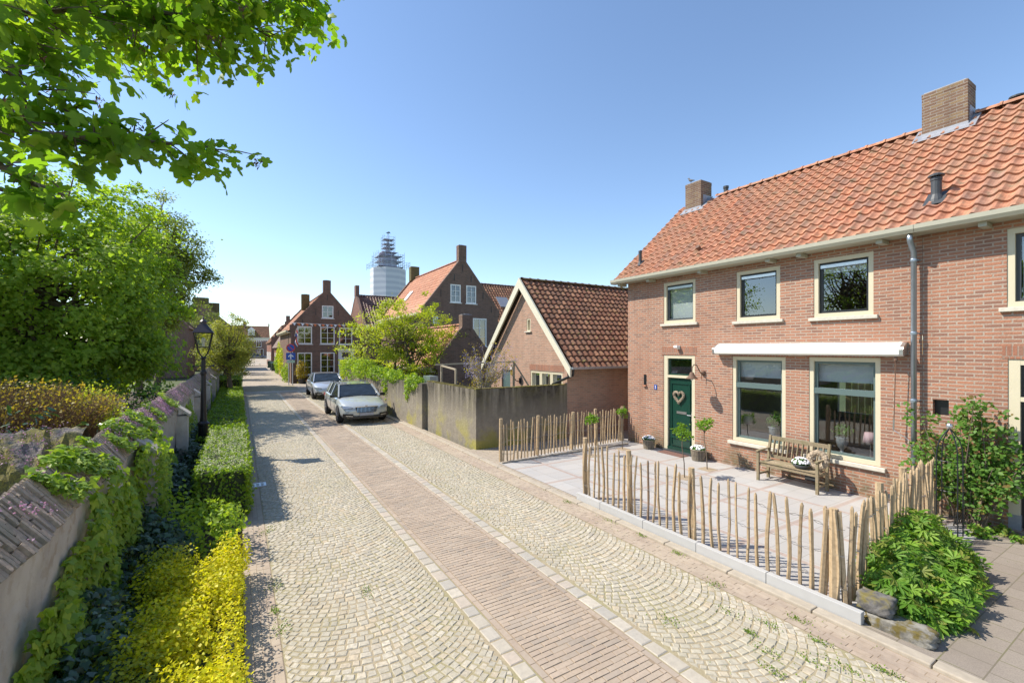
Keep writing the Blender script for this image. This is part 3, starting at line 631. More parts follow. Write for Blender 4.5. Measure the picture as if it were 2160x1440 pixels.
# ================================================================ THINGS IN THE FORECOURT
M['oak'] = islands('weathered_teak', [(.30, .235, .15), (.26, .21, .13), (.35, .28, .19)], .85, 30, .5, .3, .55, blot=((.16, .15, .07), 5, .5, .5))
M['pale'] = islands('chestnut_pale', [(.50, .35, .19), (.45, .32, .19), (.55, .41, .25), (.38, .28, .17), (.42, .33, .22)], .75, 24, .45, .3, .5, blot=((.30, .2, .12), 7, .6, .7))
M['bark_pale'] = islands('bark_pale', [(.22, .16, .11), (.3, .2, .13)], .9, 40, .5, .5, .5)
M['wire'] = plain('wire', (.35, .33, .3), .4, .7)
M['wicker'] = islands('wicker', [(.26, .215, .16), (.33, .28, .21), (.2, .165, .125)], .85, 30, .3, 0, .6)
M['bowl'] = plain('zinc_bowl', (.10, .11, .12), .5)
M['petal'] = plain('white_petal', (.82, .80, .84), .6, var=.05)
M['bench_green'] = leafmat('flower_leaf', [(.09, .22, .03), (.14, .30, .05), (.06, .16, .03)], .35)
# --- leaf clouds
def leafpts(pts, nrm, size, shape, rand=.5, tip=None, droop=0.0):
    """returns verts, faces arrays: one little leaf per point. nrm: leaf normals, tip: preferred direction of the tip"""
    n = len(pts); sh, fs = shape; k = len(sh)
    nr = nrm + rng.normal(0, rand, (n, 3)); nr /= np.linalg.norm(nr, axis=1)[:, None] + 1e-9
    t = (rng.normal(0, 1, (n, 3)) if tip is None else np.array(tip)[None, :] + rng.normal(0, .45, (n, 3)))
    t -= nr * (t * nr).sum(1)[:, None]; t /= np.linalg.norm(t, axis=1)[:, None] + 1e-9
    s = np.cross(t, nr); sz = size * rng.uniform(.65, 1.25, n)
    V = pts[:, None, :] + (s[:, None, :] * sh[None, :, 0:1] + t[:, None, :] * sh[None, :, 1:2] + nr[:, None, :] * sh[None, :, 2:3]) * sz[:, None, None]
    F = (np.arange(n)[:, None, None] * k + np.array(fs)[None]).reshape(-1, len(fs[0]))
    return V.reshape(-1, 3), F
SH_D = (np.array([(0, 0, 0), (.34, .45, .06), (0, 1, -.05), (-.34, .45, .06)]), [(0, 1, 2, 3)])
SH_O = (np.array([(0, 0, 0), (.28, .25, .04), (.30, .6, .03), (0, 1, -.08), (-.30, .6, .03), (-.28, .25, .04), (0, .5, -.03)]), [(0,1,2,6),(6,2,3,4),(0,6,4,5)])
_p = [(0, 0, 0)]
for _a in (-74, -38, 0, 38, 74):
    _l = 1.0 if _a == 0 else (.85 if abs(_a) < 60 else .62); _ar = R(_a); _q = lambda r, s: (sin(_ar) * r + cos(_ar) * s, cos(_ar) * r - sin(_ar) * s)
    _p += [(*_q(.45 * _l, -.085), .02), (*_q(.72 * _l, -.11), 0), (*_q(_l, 0), -.09), (*_q(.72 * _l, .11), 0), (*_q(.45 * _l, .085), .02)]
SH_P = (np.array(_p), [(0, 1 + 5 * k, 2 + 5 * k, 3 + 5 * k) for k in range(5)] + [(0, 3 + 5 * k, 4 + 5 * k, 5 + 5 * k) for k in range(5)])
SH_L = (np.array([(0, 0, 0), (.16, .3, .05), (.15, .7, .03), (0, 1, -.1), (-.15, .7, .03), (-.16, .3, .05)]), [(0,1,2,3),(0,3,4,5)])
SH_I = (np.array([(0, 0, 0), (.25, -.12, .0), (.52, .22, -.05), (.26, .42, .03), (0, 1, -.1), (-.26, .42, .03), (-.52, .22, -.05), (-.25, -.12, 0), (0, .35, .06)]), [(0,1,2,8),(8,2,3,4),(8,4,5,6),(0,8,6,7)])
def _mk():
    o = [(0, 0, 0), (.16, -.10, 0), (.36, -.02, -.04), (.34, .12, 0), (.58, .26, -.08), (.60, .40, -.1), (.42, .50, -.03), (.20, .46, .03), (.26, .66, 0), (.20, .86, -.05), (0, 1.0, -.12)]
    return o, [(-x, y, z) for x, y, z in reversed(o[1:10])]
_a, _b = _mk(); _mv = _a + _b + [(0, .3, .05)]; _c_ = len(_mv) - 1; _n = len(_a + _b)
SH_M = (np.array(_mv), [(_c_, i, (i + 1) % _n) for i in range(_n)])
def cloud(name, mat, V, F, parent=None):
    o_ = np.array(wloc(parent)) if parent is not None else np.zeros(3)
    me = bpy.data.meshes.new(name); V = V - o_; n = len(V); f = np.asarray(F, dtype=np.int32); k = f.shape[1]
    me.vertices.add(n); me.vertices.foreach_set('co', V.ravel().astype(np.float32))
    me.loops.add(f.size); me.loops.foreach_set('vertex_index', f.ravel())
    me.polygons.add(len(f)); me.polygons.foreach_set('loop_start', np.arange(0, f.size, k, dtype=np.int32))
    try: me.polygons.foreach_set('loop_total', np.full(len(f), k, dtype=np.int32))
    except Exception: pass
    me.update(calc_edges=True); me.validate(); me.materials.append(mat)
    o = bpy.data.objects.new(name, me); COL.objects.link(o)
    if parent is not None: o.parent = parent
    return o
def unit(n): v = rng.normal(0, 1, (n, 3)); return v / np.linalg.norm(v, axis=1)[:, None]
def leafobj(name, mat, parts, parent=None):
    Vs, Fs, b = [], [], 0
    for V, F in parts: Vs.append(V); Fs.append(F + b); b += len(V)
    return cloud(name, mat, np.concatenate(Vs), np.concatenate(Fs), parent)
# --- flower tub, bowl
def basket(x, y, z, nm, lab, r=.14, h=.24, grp=None):
    t = thing('flower_basket', lab, 'flower basket', (x, y, z), group=grp)
    mb = MB(); nn_ = 26
    for i in range(nn_):
        a = 2 * pi * i / nn_; p = [(x + cos(a) * rr, y + sin(a) * rr, z + zz) for rr, zz in ((r * .82, 0), (r * .95, h * .5), (r * 1.03, h))]
        mb.tube(p, .0125, 5)
    for q in range(9):
        zz = h * (q + .5) / 9; rr = r * (.82 + .2 * zz / h)
        mb.tube([(x + cos(a_) * (rr + (.008 if i % 2 else -.004)), y + sin(a_) * (rr + (.008 if i % 2 else -.004)), z + zz) for i, a_ in enumerate(np.linspace(0, 2 * pi, 27))], .010, 4)
    mb.tube([(x + cos(a_) * r * 1.06, y + sin(a_) * r * 1.06, z + h) for a_ in np.linspace(0, 2 * pi, 20)], .016, 6)
    mb.obj('basket', M['wicker'], t, uv=False)
    mb = MB(); mb.lathe((x, y, z), [(r * .7, .01), (r * .85, h * .9)], 12); mb.obj('soil', M['soil'], t)
    flowers(t, x, y, z + h, r * 1.15, .10, 26)
    return t
def flowers(t, x, y, z, r, h, nf):
    u = unit(420); u[:, 2] = np.abs(u[:, 2]); pts = np.array([x, y, z]) + u * np.array([r, r, h]) * rng.uniform(.4, 1, 420)[:, None]
    leafobj('foliage', M['bench_green'], [leafpts(pts, u, .045, SH_O, .6)], t)
    u = unit(nf * 2); u[:, 2] = np.abs(u[:, 2]) + .25; u /= np.linalg.norm(u, axis=1)[:, None]
    V, F, b = [], [], 0
    for k in range(nf * 2):
        c = np.array([x, y, z]) + u[k] * np.array([r, r, h * 1.15]); pp = np.repeat(c[None], 6, 0); n_ = u[k] + np.array([-.3, 0, .3])
        tn = unit(1)[0]; tn = np.cross(n_, tn); tn /= np.linalg.norm(tn); s2 = np.cross(n_ / np.linalg.norm(n_), tn)
        vs = [c + n_ * .01]; 
        for i in range(10):
            a = 2 * pi * i / 10; rr = .017 if i % 2 else .030; vs.append(c + (tn * cos(a) + s2 * sin(a)) * rr)
        V += vs; F += [(b, b + 1 + i, b + 1 + (i + 1) % 10) for i in range(10)]; b += 11
    cloud('blossoms', M['petal'], np.array(V), np.array(F), t)
basket(10.1, 9.0, .03, 'l', 'wicker basket of white flowers left of the green front door', .16, .26)
basket(10.12, 7.38, .03, 'r', 'wicker basket of white flowers right of the green front door, behind the little tree', .17, .28)
# --- bench
def bench():
    bx, y0, y1 = 9.74, 4.42, 5.60; t = thing('garden_bench', 'weathered grey wooden garden bench standing under the living room windows', 'bench', (9.95, 5.0, .03)); z = .03
    depth = .44; xf = 9.72; xb = xf + depth
    mb = MB()
    for i in range(5): mb.box(xf + .01 + i * .085, y0 + .03, z + .40, xf + .08 + i * .085, y1 - .03, z + .425)
    mb.box(xf + .03, y0 + .03, z + .33, xf + .055, y1 - .03, z + .395); mb.obj('seat', M['oak'], t, bevel=.005)
    mb = MB(); n = 11
    tl = lambda zz: xb - .03 + (zz - .4) * .22
    mb.bar((tl(.9), y0 + .03, z + .88), (tl(.9), y1 - .03, z + .88), .03, .085); mb.bar((tl(.5), y0 + .03, z + .49), (tl(.5), y1 - .03, z + .49), .03, .06)
    for i in range(n):
        y = y0 + .1 + (y1 - y0 - .2) * i / (n - 1); mb.bar((tl(.52), y, z + .51), (tl(.86), y, z + .85), .05, .018)
    mb.obj('backrest', M['oak'], t)
    for y in (y0, y1):
        mb = MB(); mb.bar((xf + .02, y, z), (xf + .02, y, z + .62), .05); mb.obj('leg', M['oak'], t)
        mb = MB(); mb.bar((xb - .02, y, z), (xb - .02, y, z + .42), .05); mb.bar((xb - .02, y, z + .42), (tl(.93), y, z + .94), .05, .045); mb.obj('leg', M['oak'], t)
        mb = MB(); mb.bar((xf - .03, y, z + .64), (tl(.66), y, z + .66), .06, .03); mb.obj('armrest', M['oak'], t, bevel=.006)
        mb = MB(); mb.bar((xf + .04, y, z + .14), (xb - .04, y, z + .14), .025, .04); mb.bar((xf + .04, y, z + .37), (xb - .04, y, z + .37), .025, .05); mb.obj('stretcher', M['oak'], t)
bench()
fb = thing('flower_bowl', 'round bowl of white flowers standing on the wooden bench', 'flower bowl', (9.86, 4.78, .455))
mb = MB(); mb.lathe((9.86, 4.78, .457), [(.07, 0), (.13, .03), (.165, .075), (.17, .085), (.15, .08), (.1, .06)], 20); mb.obj('bowl', M['bowl'], fb, smooth=True); flowers(fb, 9.86, 4.78, .54, .165, .12, 28)
def ring(c, ax1, ax2, R_, r, name, lab, cat, n=34, strands=9, heart=False):
    t = thing(name, lab, cat, c); c = Vector(c); ax1 = Vector(ax1).normalized(); ax2 = Vector(ax2).normalized(); mb = MB(); nn_ = ax1.cross(ax2)
    def cen(a):
        if heart: x = .80 * sin(a) ** 3; y = (13 * cos(a) - 5 * cos(2*a) - 2 * cos(3*a) - cos(4*a)) / 19.0; return c + ax1 * x * R_ + ax2 * (y + .05) * R_
        return c + ax1 * cos(a) * R_ + ax2 * sin(a) * R_
    for s_ in range(strands):
        ph = 2 * pi * s_ / strands; pts = []
        for i in range(n * 2 + 1):
            a = 2 * pi * i / (n * 2); b = ph + a * 7; o = cen(a); rad = (o - c).normalized()
            rr = r * (1 + .15 * sin(i * 2.3 + s_)); pts.append(o + rad * cos(b) * rr + nn_ * sin(b) * rr)
        mb.tube(pts, r * .23, 4, cap=False)
    for k in range(60):
        a = random.uniform(0, 2 * pi); o = cen(a); d = Vector((random.uniform(-1, 1), random.uniform(-1, 1), random.uniform(-1, 1))).normalized(); mb.tube([o + d * r * .7, o + d * r * 1.35 + ax1 * .01], r * .09, 3)
    mb.obj('woven_twigs', M['twigs'], t, uv=False); return t
M['twigs'] = islands('dried_twigs', [(.42, .33, .23), (.5, .41, .3), (.32, .25, .18)], .85, 40, .4, 0, .5)
ring((9.98, 4.52, .66), (0, 1, 0), (.25, 0, 1), .145, .05, 'wreath', 'round wreath of woven dry twigs leaning against the back of the bench', 'wreath')
ring((10.44, 8.235, 1.57), (0, 1, 0), (0, 0, 1), .20, .032, 'heart_wreath', 'heart shaped grey willow wreath hanging on the green front door', 'wreath', heart=True, strands=7)
# --- little standard trees planted in squares cut out of the slabs
M['young'] = leafmat('young_leaf', [(.16, .30, .03), (.22, .36, .04), (.11, .23, .03)], .45)
M['bark'] = islands('bark', [(.14, .11, .08), (.18, .14, .1)], .95, 22, .6, .8, .5)
def standard(x, y, h, cr, lab, n=260, lean=(0, 0)):
    t = thing('young_tree', lab, 'tree', (x, y, .03), group='young standard trees in the forecourt'); hx, hy = x + lean[0], y + lean[1]
    mb = MB(); mb.tube([(x, y, .0), (x + lean[0]*.3 + .01, y + lean[1]*.3, h * .35), (hx - .01, hy, h * .7), (hx, hy, h)], [.013, .011, .010, .006], 6)
    tips = []
    for k in range(9):
        a = k * 2.4; e = Vector((hx + cos(a) * cr * .75, hy + sin(a) * cr * .75, h + random.uniform(-.3, .9) * cr)); mb.tube([(hx, hy, h - .12 - .02 * (k % 3)), e], [.005, .002], 4); tips.append(e)
    mb.obj('trunk', M['bark'], t)
    P = []
    for e in tips + [Vector((hx, hy, h + cr * .6))]: P.append(np.array(e) + rng.normal(0, cr * .27, (n // 10, 3)))
    P = np.concatenate(P); leafobj('crown', M['young'], [leafpts(P, unit(len(P)) + np.array([0, 0, .6]), .062, SH_O, .5)], t)
    mb = MB(); mb.box(x - .17, y - .17, .0, x + .17, y + .17, .0345); mb.obj('planting_square', M['soil2'], t)
M['soil2'] = plain('dry_soil', (.33, .26, .18), .95, var=.35, scale=30)
standard(8.5, 6.55, 1.0, .17, 'young standard tree with round crown in front of the green door', 300, (-.01, .05))
standard(9.55, 6.72, 1.02, .17, 'young standard tree with a leaning crown close to the brick wall', 280, (.06, .12))
standard(8.1, 9.2, .98, .15, 'young standard tree with wide flat crown by the left paling fence', 240, (.02, -.0))
standard(9.4, 9.35, 1.05, .13, 'young standard tree with narrow crown in the far corner of the fence', 220, (0, 0))
dm = MB(); dm.box(9.98, 7.8, .03, 10.32, 8.6, .042); M['mat'] = plain('doormat', (.17, .09, .07), .95, var=.5, scale=60); tag(dm.obj('doormat', M['mat']), 'brown mottled doormat in front of the green door', 'doormat')
# --- paling fences
def picket_mesh(i, bark=False):
    mb = MB(); h = random.uniform(.93, 1.02); n = 5; w0 = random.uniform(.018, .025); pts, rs = [], []
    bx, by = random.uniform(-.02, .02), random.uniform(-.02, .02)
    for k in range(8):
        t = k / 7; pts.append((bx * sin(t * pi) + random.uniform(-.003, .003), by * sin(t * pi * 1.3) + random.uniform(-.003, .003), t * h)); rs.append(w0 * (1 - .15 * t) * random.uniform(.9, 1.1))
    pts.append((pts[-1][0], pts[-1][1], h + .035)); rs.append(w0 * .35); mb.tube(pts, rs, n)
    return mb
PK = []
def fence(name, lab, a, b, n, posts, z0, zoff=0.0):
    a = Vector(a); b = Vector(b); d = b - a; t = thing(name, lab, 'fence', (a + b) / 2, group=None); dn = d.normalized(); ang = math.atan2(dn.y, dn.x)
    if not PK:
        for i in range(14):
            PK.append(picket_mesh(i).obj('picket', M['bark_pale'] if i in (5,) else M['pale'], None, uv=False))
        for i in range(3):
            mb = MB(); r = .045; pts = [(random.uniform(-.006, .006), random.uniform(-.006, .006), z) for z in (0, .3, .6, .9, 1.06)]; mb.tube(pts, [r * 1.02, r, r * .98, r, r * .97], 7); PK.append(mb.obj('post', M['pale'], None, uv=False))
        for o in PK: COL.objects.unlink(o)
    def put(src, s, off, sc=1.0):
        c = src.copy(); COL.objects.link(c); c.parent = t; p = a + d * s; c.location = p - t.location + Vector((-dn.y, dn.x, 0)) * off + Vector((0, 0, z0))
        c.rotation_euler = (random.gauss(0, .022), random.gauss(0, .022), random.uniform(0, 6)); c.scale = (random.uniform(.85, 1.2), random.uniform(.85, 1.2), sc); return c
    for i in range(n):
        put(PK[random.choice([0,1,2,3,4,6,7,8,9,10,11,12,13,0,1,2,3,4,6,7,8,9,5])], (i + .5 + random.uniform(-.12, .12)) / n, .0, random.uniform(.95, 1.04))
    for s in posts: c = put(PK[14 + random.randrange(3)], s, .055, random.uniform(.99, 1.04)); c.scale = (1.05, 1.05, c.scale[2])
    mb = MB()
    for zz in (.18, .5, .82):
        for sgn in (-1, 1):
            pts = []
            for i in range(n * 4 + 1):
                s = i / (n * 4); pts.append(a + d * s + Vector((-dn.y, dn.x, 0)) * (sgn * .021 * cos(i * pi / 2)) + Vector((0, 0, z0 + zz + .02 * sin(i * .31 + zz * 9) + sgn * .006)))
            mb.tube(pts, .0032, 3, cap=False)
    mb.obj('wire', M['wire'], t, uv=False)
    return t
fence('paling_fence', 'chestnut paling fence along the street on top of the concrete edging', (5.66, 6.68, 0), (5.66, 2.30, 0), 34, [.005, .27, .555], .10)
fence('paling_fence', 'chestnut paling fence between the forecourt and the grey concrete garden wall', (5.66, 9.82, 0), (10.3, 10.16, 0), 41, [.004, .26, .53, .74, .985], .05)
fence('paling_fence', 'chestnut paling fence running from the street corner to the drainpipe', (5.72, 2.28, 0), (10.3, 2.78, 0), 46, [.30, .56, .96], .09)
t = thing('corner_post', 'thick split chestnut post at the near street corner of the fence', 'post', (5.68, 2.42, .05))
mb = MB(); mb.tube([(5.67, 2.40, .1), (5.68, 2.41, 1.12)], [.05, .045], 6); mb.tube([(5.64, 2.52, .08), (5.66, 2.47, 1.1)], [.028, .024], 5); mb.tube([(5.71, 2.31, .08), (5.69, 2.36, 1.1)], [.03, .024], 5); mb.obj('split_stakes', M['pale'], t, uv=False)
# --- rough stone blocks
def rock(name, lab, c, hx, hy, hz, rz, mat):
    import bmesh
    bm = bmesh.new(); bmesh.ops.create_cube(bm, size=2); bmesh.ops.subdivide_edges(bm, edges=bm.edges, cuts=9, use_grid_fill=True)
    for v in bm.verts:
        p = v.co; l = max(abs(p.x), abs(p.y), abs(p.z)); q = p * (1 - .07 * (p.length - 1)); n = math.sin(p.x * 4 + p.y * 3 + c[0]) * .05 + math.sin(p.y * 9 + p.z * 7) * .04 + random.uniform(-.035, .035)
        v.co = Vector((q.x * hx * (1 + n), q.y * hy * (1 + n), q.z * hz * (1 + n) + hz))
    me = bpy.data.meshes.new(name); bm.to_mesh(me); bm.free(); me.materials.append(mat); me.polygons.foreach_set('use_smooth', [True] * len(me.polygons))
    o = bpy.data.objects.new(name, me); COL.objects.link(o); o.location = c; o.rotation_euler = (0, 0, rz); return tag(o, lab, 'stone')
M['bluestone'] = islands('old_blue_stone', [(.19, .18, .17)], .9, 14, .8, .9, .3, blot=((.17, .14, .03), 7, .5, .85))
M['bluestone2'] = islands('mossy_blue_stone', [(.27, .255, .22)], .9, 11, .8, .9, .3, blot=((.13, .10, .025), 8, .46, .95))
rock('stone_block', 'long moss covered stone block lying at the end of the concrete edging', (5.72, 1.83, .0), .115, .27, .075, .03, M['bluestone2'])
rock('stone_block', 'dark rough stone block stacked on top of the long mossy block', (5.73, 2.04, .152), .11, .15, .08, .05, M['bluestone'])
# --- plant climbing frame
M['iron'] = plain('dark_iron', (.03, .035, .04), .4, .5)
t = thing('plant_obelisk', 'dark iron arched climbing frame with a ball on top in front of the rose', 'plant support', (9.3, 2.38, 0))
mb = MB()
for k in range(4):
    a = pi / 4 + k * pi / 2; r = .17; mb.tube([(9.3 + cos(a) * r, 2.38 + sin(a) * r, 0)] + [(9.3 + cos(a) * r * q, 2.38 + sin(a) * r * q, zz) for q, zz in ((1, 1.2), (.95, 1.38), (.75, 1.5), (.4, 1.6), (.05, 1.68))], .008, 6)
for zz in (.3, .75, 1.2): mb.tube([(9.3 + cos(a) * .17, 2.38 + sin(a) * .17, zz) for a in np.linspace(0, 2 * pi, 17)], .005, 5)
mb.obj('frame', M['iron'], t, uv=False); mb = MB(); mb.lathe((9.3, 2.38, 1.67), [(.01, 0), (.035, .02), (.045, .05), (.035, .08), (.01, .1)], 12); mb.obj('ball_finial', M['metal'], t, smooth=True)
# things inside the living room window
def urn(x, y, lab):
    t = thing('urn_plant', lab, 'potted plant', (x, y, .9))
    mb = MB(); mb.lathe((x, y, .68), [(.09, 0), (.09, .03), (.03, .07), (.03, .12), (.08, .18), (.11, .3), (.1, .34), (.13, .38), (.12, .385)], 16); mb.obj('urn', M['lead'], t, smooth=True)
    d = unit(170); d[:, 2] = np.abs(d[:, 2]) + .2; P = np.array([x, y, 1.08]) + d * rng.uniform(.04, .19, 170)[:, None]; leafobj('foliage', M['bench_green'], [leafpts(P, unit(170), .09, SH_L, .3, (0, 0, .8))], t)
urn(10.78, 5.82, 'green plant in a stone urn inside the left living room window'); urn(10.78, 4.42, 'green plant in a stone urn inside the right living room window')
M['pink'] = plain('pink_shade', (.66, .42, .46), .8, var=.05)
for (x, y, lab) in ((10.95, 6.55, 'pink shaded table lamp inside the left living room window'), (10.85, 3.95, 'pink shaded table lamp inside the right living room window')):
    t = thing('table_lamp', lab, 'lamp', (x, y, .7)); mb = MB(); mb.lathe((x, y, 1.02), [(.13, 0), (.10, .2)], 20); mb.obj('lamp_shade', M['pink'], t, smooth=True)
    mb = MB(); mb.lathe((x, y, .68), [(.06, 0), (.06, .02), (.012, .05), (.012, .36)], 10); mb.obj('base', M['metal'], t)
mb = MB(); mb.box(10.62, 3.6, .1, 10.95, 6.9, .68); tag(mb.obj('window_bench', M['roomdark']), 'low dark shelf inside behind the living room windows', 'shelf')
M['yfence'] = islands('back_garden_fence', [(.60, .42, .2), (.52, .36, .17)], .8, 20, .3, .2, .6)
mb = MB()
for i in range(26): mb.box(19.0, 2.5 + i * .2, 0, 19.03, 2.68 + i * .2, 3.2)
tag(mb.obj('garden_fence', M['yfence']), 'yellow board fence seen through the living room to the back garden', 'fence')
# ================================================================ BARN WITH WHITE BARGE BOARDS
XB0 = 9.08; fb_ = FX_(XB0); B = thing('gabled_barn', 'brick barn with cream barge boards and mossy brown tile roof left of the main house', 'house', (XB0, 14, 0))
Y0, Y1, YP, ZE, ZP = 11.48, 16.6, 14.04, 2.62, 5.2
mb = MB(); bw = [(11.72, 13.62, .9, 2.12), (15.05, 15.72, .1, 2.08), (13.62, 13.88, 3.55, 4.02)]
wall(mb, fb_, [(Y0, 0), (Y1, 0), (Y1, ZE), (YP, ZP), (Y0, ZE)], bw, .12)
wall(mb, FY_(Y0), [(XB0, 0), (18, 0), (18, ZE + .05), (XB0, ZE + .05)]); wall(mb, Fr((0, Y1, 0), (1, 0, 0), (0, 1, 0)), [(XB0, 0), (18, 0), (18, ZE), (XB0, ZE)])
mb.obj('wall', M['brick_barn'], B)
for q in range(3):
    a = 11.72 + q * .634; window(B, fb_, a, a + .634, .9, 2.12, .075, 'cream', sill=None, gm='glass_dk', backing='roomdark')
window(B, fb_, 13.62, 13.88, 3.55, 4.02, .05, 'cream', sill='sill', gm='glass_dk', backing='roomdark', sillh=.04)
mb = MB(); fb_.box(mb, 15.07, 15.70, .1, 2.06, -.1, -.06); fb_.box(mb, 15.12, 15.2, .2, 1.98, -.06, -.05); fb_.box(mb, 15.57, 15.65, .2, 1.98, -.06, -.05); fb_.box(mb, 15.12, 15.65, 1.9, 1.98, -.058, -.048); mb.obj('door', M['green_gray'], B)
mb = MB(); b = MB(); fb_.box(b, 11.66, 13.68, 2.13, 2.34, 0, .006); b.obj('lintel', M['soldier'], B)
zr, yo = 5.46, 2.98; zed = 2.30
sy = Vector((0, yo, zr - zed)); L = sy.length; s1 = sy.normalized()
mb = MB(); tiles(mb, (8.95, YP - yo, zed + .02), (1, 0, 0), s1, (0, -s1.z, s1.y), 9, L, .235, .25, .028); tr_ = mb.obj('roof', M['tile_brown'], B, uv=False)
mb = MB(); s2 = Vector((0, -yo, zr - zed)).normalized(); mb.add([(8.95, YP + yo, zed), (18, YP + yo, zed), (18, YP, zr), (8.95, YP, zr)], [(0,1,2,3)]); mb.add([(8.95, YP - yo, zed - .04), (18, YP - yo, zed - .04), (18, YP, zr - .04), (8.95, YP, zr - .04)], [(3,2,1,0)]); mb.obj('roof_deck', M['wood_dk'], B)
M['moss_tile'] = islands('mossy_ridge', [(.17, .13, .05), (.2, .11, .06)], .9, 9, .5, .6, .5)
mb = MB(); ridge_caps(mb, (8.95, YP, zr + .02), (18, YP, zr + .02), .1); mb.obj('ridge_tiles', M['moss_tile'], tr_, uv=False)
mb = MB(); th = .27
for sg in (-1, 1):
    d = Vector((0, sg * yo, zed - zr)).normalized(); nrm = Vector((0, -d.z * sg, d.y * sg)); nrm = nrm if nrm.z > 0 else -nrm
    a = Vector((8.83, YP, zr + .08)); e = Vector((8.83, YP + sg * (yo + .03), zed - .00)); dn = Vector((0, 0, -th / abs(d.y) * .98))
    mb.prism([a, e, e + dn * .72, a + dn] if sg > 0 else [a, a + dn, e + dn * .72, e], (.06, 0, 0))
    ea = a - Vector((.03, 0, 0)) + Vector((0, 0, .0)); ee = e - Vector((.03, 0, 0))
mb.obj('barge_board', M['off'], B)
mb = MB(); mb.box(8.9, YP - yo - .10, zed - .04, 18, YP - yo - .00, zed + .03); mb.obj('gutter', M['zinc'], B)
mb = MB(); mb.tube([(8.98, YP - yo - .03, zed - .03), (8.98, YP - yo + .0, zed - .22), (8.95, 12.1, 1.72)], .042, 10); mb.obj('downpipe', M['black'], B)
l = thing('carriage_lamp', 'yellow glass carriage lamp on a curled bracket on the barn wall', 'lamp', (9.0, 14.2, 1.9))
M['ylw'] = plain('amber_glass', (.75, .5, .1), .25); mb = MB(); mb.lathe((8.78, 14.45, 1.93), [(.045, 0), (.085, .2), (.085, .21)], 6); mb.obj('glass', M['ylw'], l)
mb = MB(); mb.lathe((8.78, 14.45, 2.14), [(.12, 0), (.05, .09), (.02, .11), (.02, .16), (.03, .18)], 6); mb.tube([(9.08, 14.3, 1.7), (8.98, 14.3, 1.68), (8.9, 14.35, 1.72), (8.84, 14.4, 1.84), (8.78, 14.45, 1.93)], .018, 6); mb.box(9.04, 14.24, 1.6, 9.08, 14.36, 1.8); mb.obj('bracket', M['black'], l)
# ================================================================ CONCRETE GARDEN WALLS
t = NT('stained_concrete'); M['conc'] = t.m; sx = t.n('SeparateXYZ'); t.l(t.pos(), sx.inputs[0])
c = t.mix(t.noise(2.2, 6), (.20, .175, .135), (.33, .29, .225))
st = t.n('Mapping'); st.inputs['Scale'].default_value = (3, 3, .35); t.l(t.pos(), st.inputs[0]); sn = t.noise(1.5, 5, st.outputs[0])
mr = t.n('MapRange'); t.l(sx.outputs[2], mr.inputs[0]); mr.inputs[1].default_value = .75; mr.inputs[2].default_value = 1.6; mm = t.n('Math', operation='MULTIPLY'); t.l(mr.outputs[0], mm.inputs[0]); t.l(t.ramp(sn, [(.36, (.15,)*3), (.54, (1,)*3)]), mm.inputs[1])
c = t.mix(mm.outputs[0], c, (.04, .033, .022))
c = t.mix(t.ramp(t.noise(6, 7, rough=.75), [(.4, (.5,)*3), (.6, (0,)*3)]), c, (.15, .13, .10))
mr = t.n('MapRange'); t.l(sx.outputs[2], mr.inputs[0]); mr.inputs[1].default_value = .05; mr.inputs[2].default_value = 1.0; mr.inputs[3].default_value = 1; mr.inputs[4].default_value = 0.1; mm = t.n('Math', operation='MULTIPLY'); t.l(mr.outputs[0], mm.inputs[0]); t.l(t.ramp(t.noise(1.1, 3), [(.5, (0,)*3), (.62, (.85,)*3)]), mm.inputs[1])
c = t.mix(mm.outputs[0], c, (.30, .27, .04)); t.base(c); t.b.inputs['Roughness'].default_value = .95; t.bump(t.noise(14, 6), .7, .02)
M['concmoss'] = islands('wall_top_moss', [(.12, .10, .03)], .95, 20, .5, .8, .5, blot=((.25, .22, .05), 6, .5, .8))
cw = thing('concrete_wall', 'grey stained concrete garden wall around the yard in front of the barn', 'wall', (5.8, 11.5, 0))
mb = MB(); mb.box(5.78, 11.48, -.05, 5.98, 15.42, 1.74); mb.box(5.9802, 11.484, -.05, 9.075, 11.66, 1.745); mb.obj('wall', M['conc'], cw)
mb = MB()
for i in range(60):
    y = 11.5 + i * .065; mb.box(5.775, y, 1.74, 5.985, y + .07, 1.75 + random.uniform(0, .02))
for i in range(55): x = 5.99 + i * .056; mb.box(x, 11.478, 1.745, x + .055, 11.665, 1.752 + random.uniform(0, .02))
mb.obj('moss', M['concmoss'], cw)
cw2 = thing('concrete_wall', 'further concrete garden wall half hidden by hanging ivy behind the white car', 'wall', (5.7, 20, 0))
mb = MB(); mb.box(5.62, 15.44, -.05, 5.9, 29.0, 1.62); mb.obj('wall', M['conc'], cw2)
mb = MB(); mb.box(5.605, 15.425, -.05, 5.915, 15.70, 1.66); mb.box(5.60, 28.8, -.05, 5.92, 29.1, 1.7); mb.obj('pier', M['conc'], cw2)
mb = MB(); mb.box(5.93, 15.5, 1.6, 6.25, 16.2, 1.9); tag(mb.obj('meter_box', M['zinc']), 'pale blue grey metal box top showing above the concrete wall', 'box')
pg = thing('pergola', 'thin wooden pergola carrying the wisteria behind the concrete wall', 'pergola', (7, 13.5, 0)); M['poles'] = plain('grey_pole', (.33, .28, .2), .9, var=.3)
for (x, y, h) in ((6.3, 15.3, 2.32), (6.15, 13.7, 2.22), (8.35, 13.6, 2.45)):
    mb = MB(); mb.bar((x, y, 0), (x, y, h), .06); mb.obj('post', M['poles'], pg)
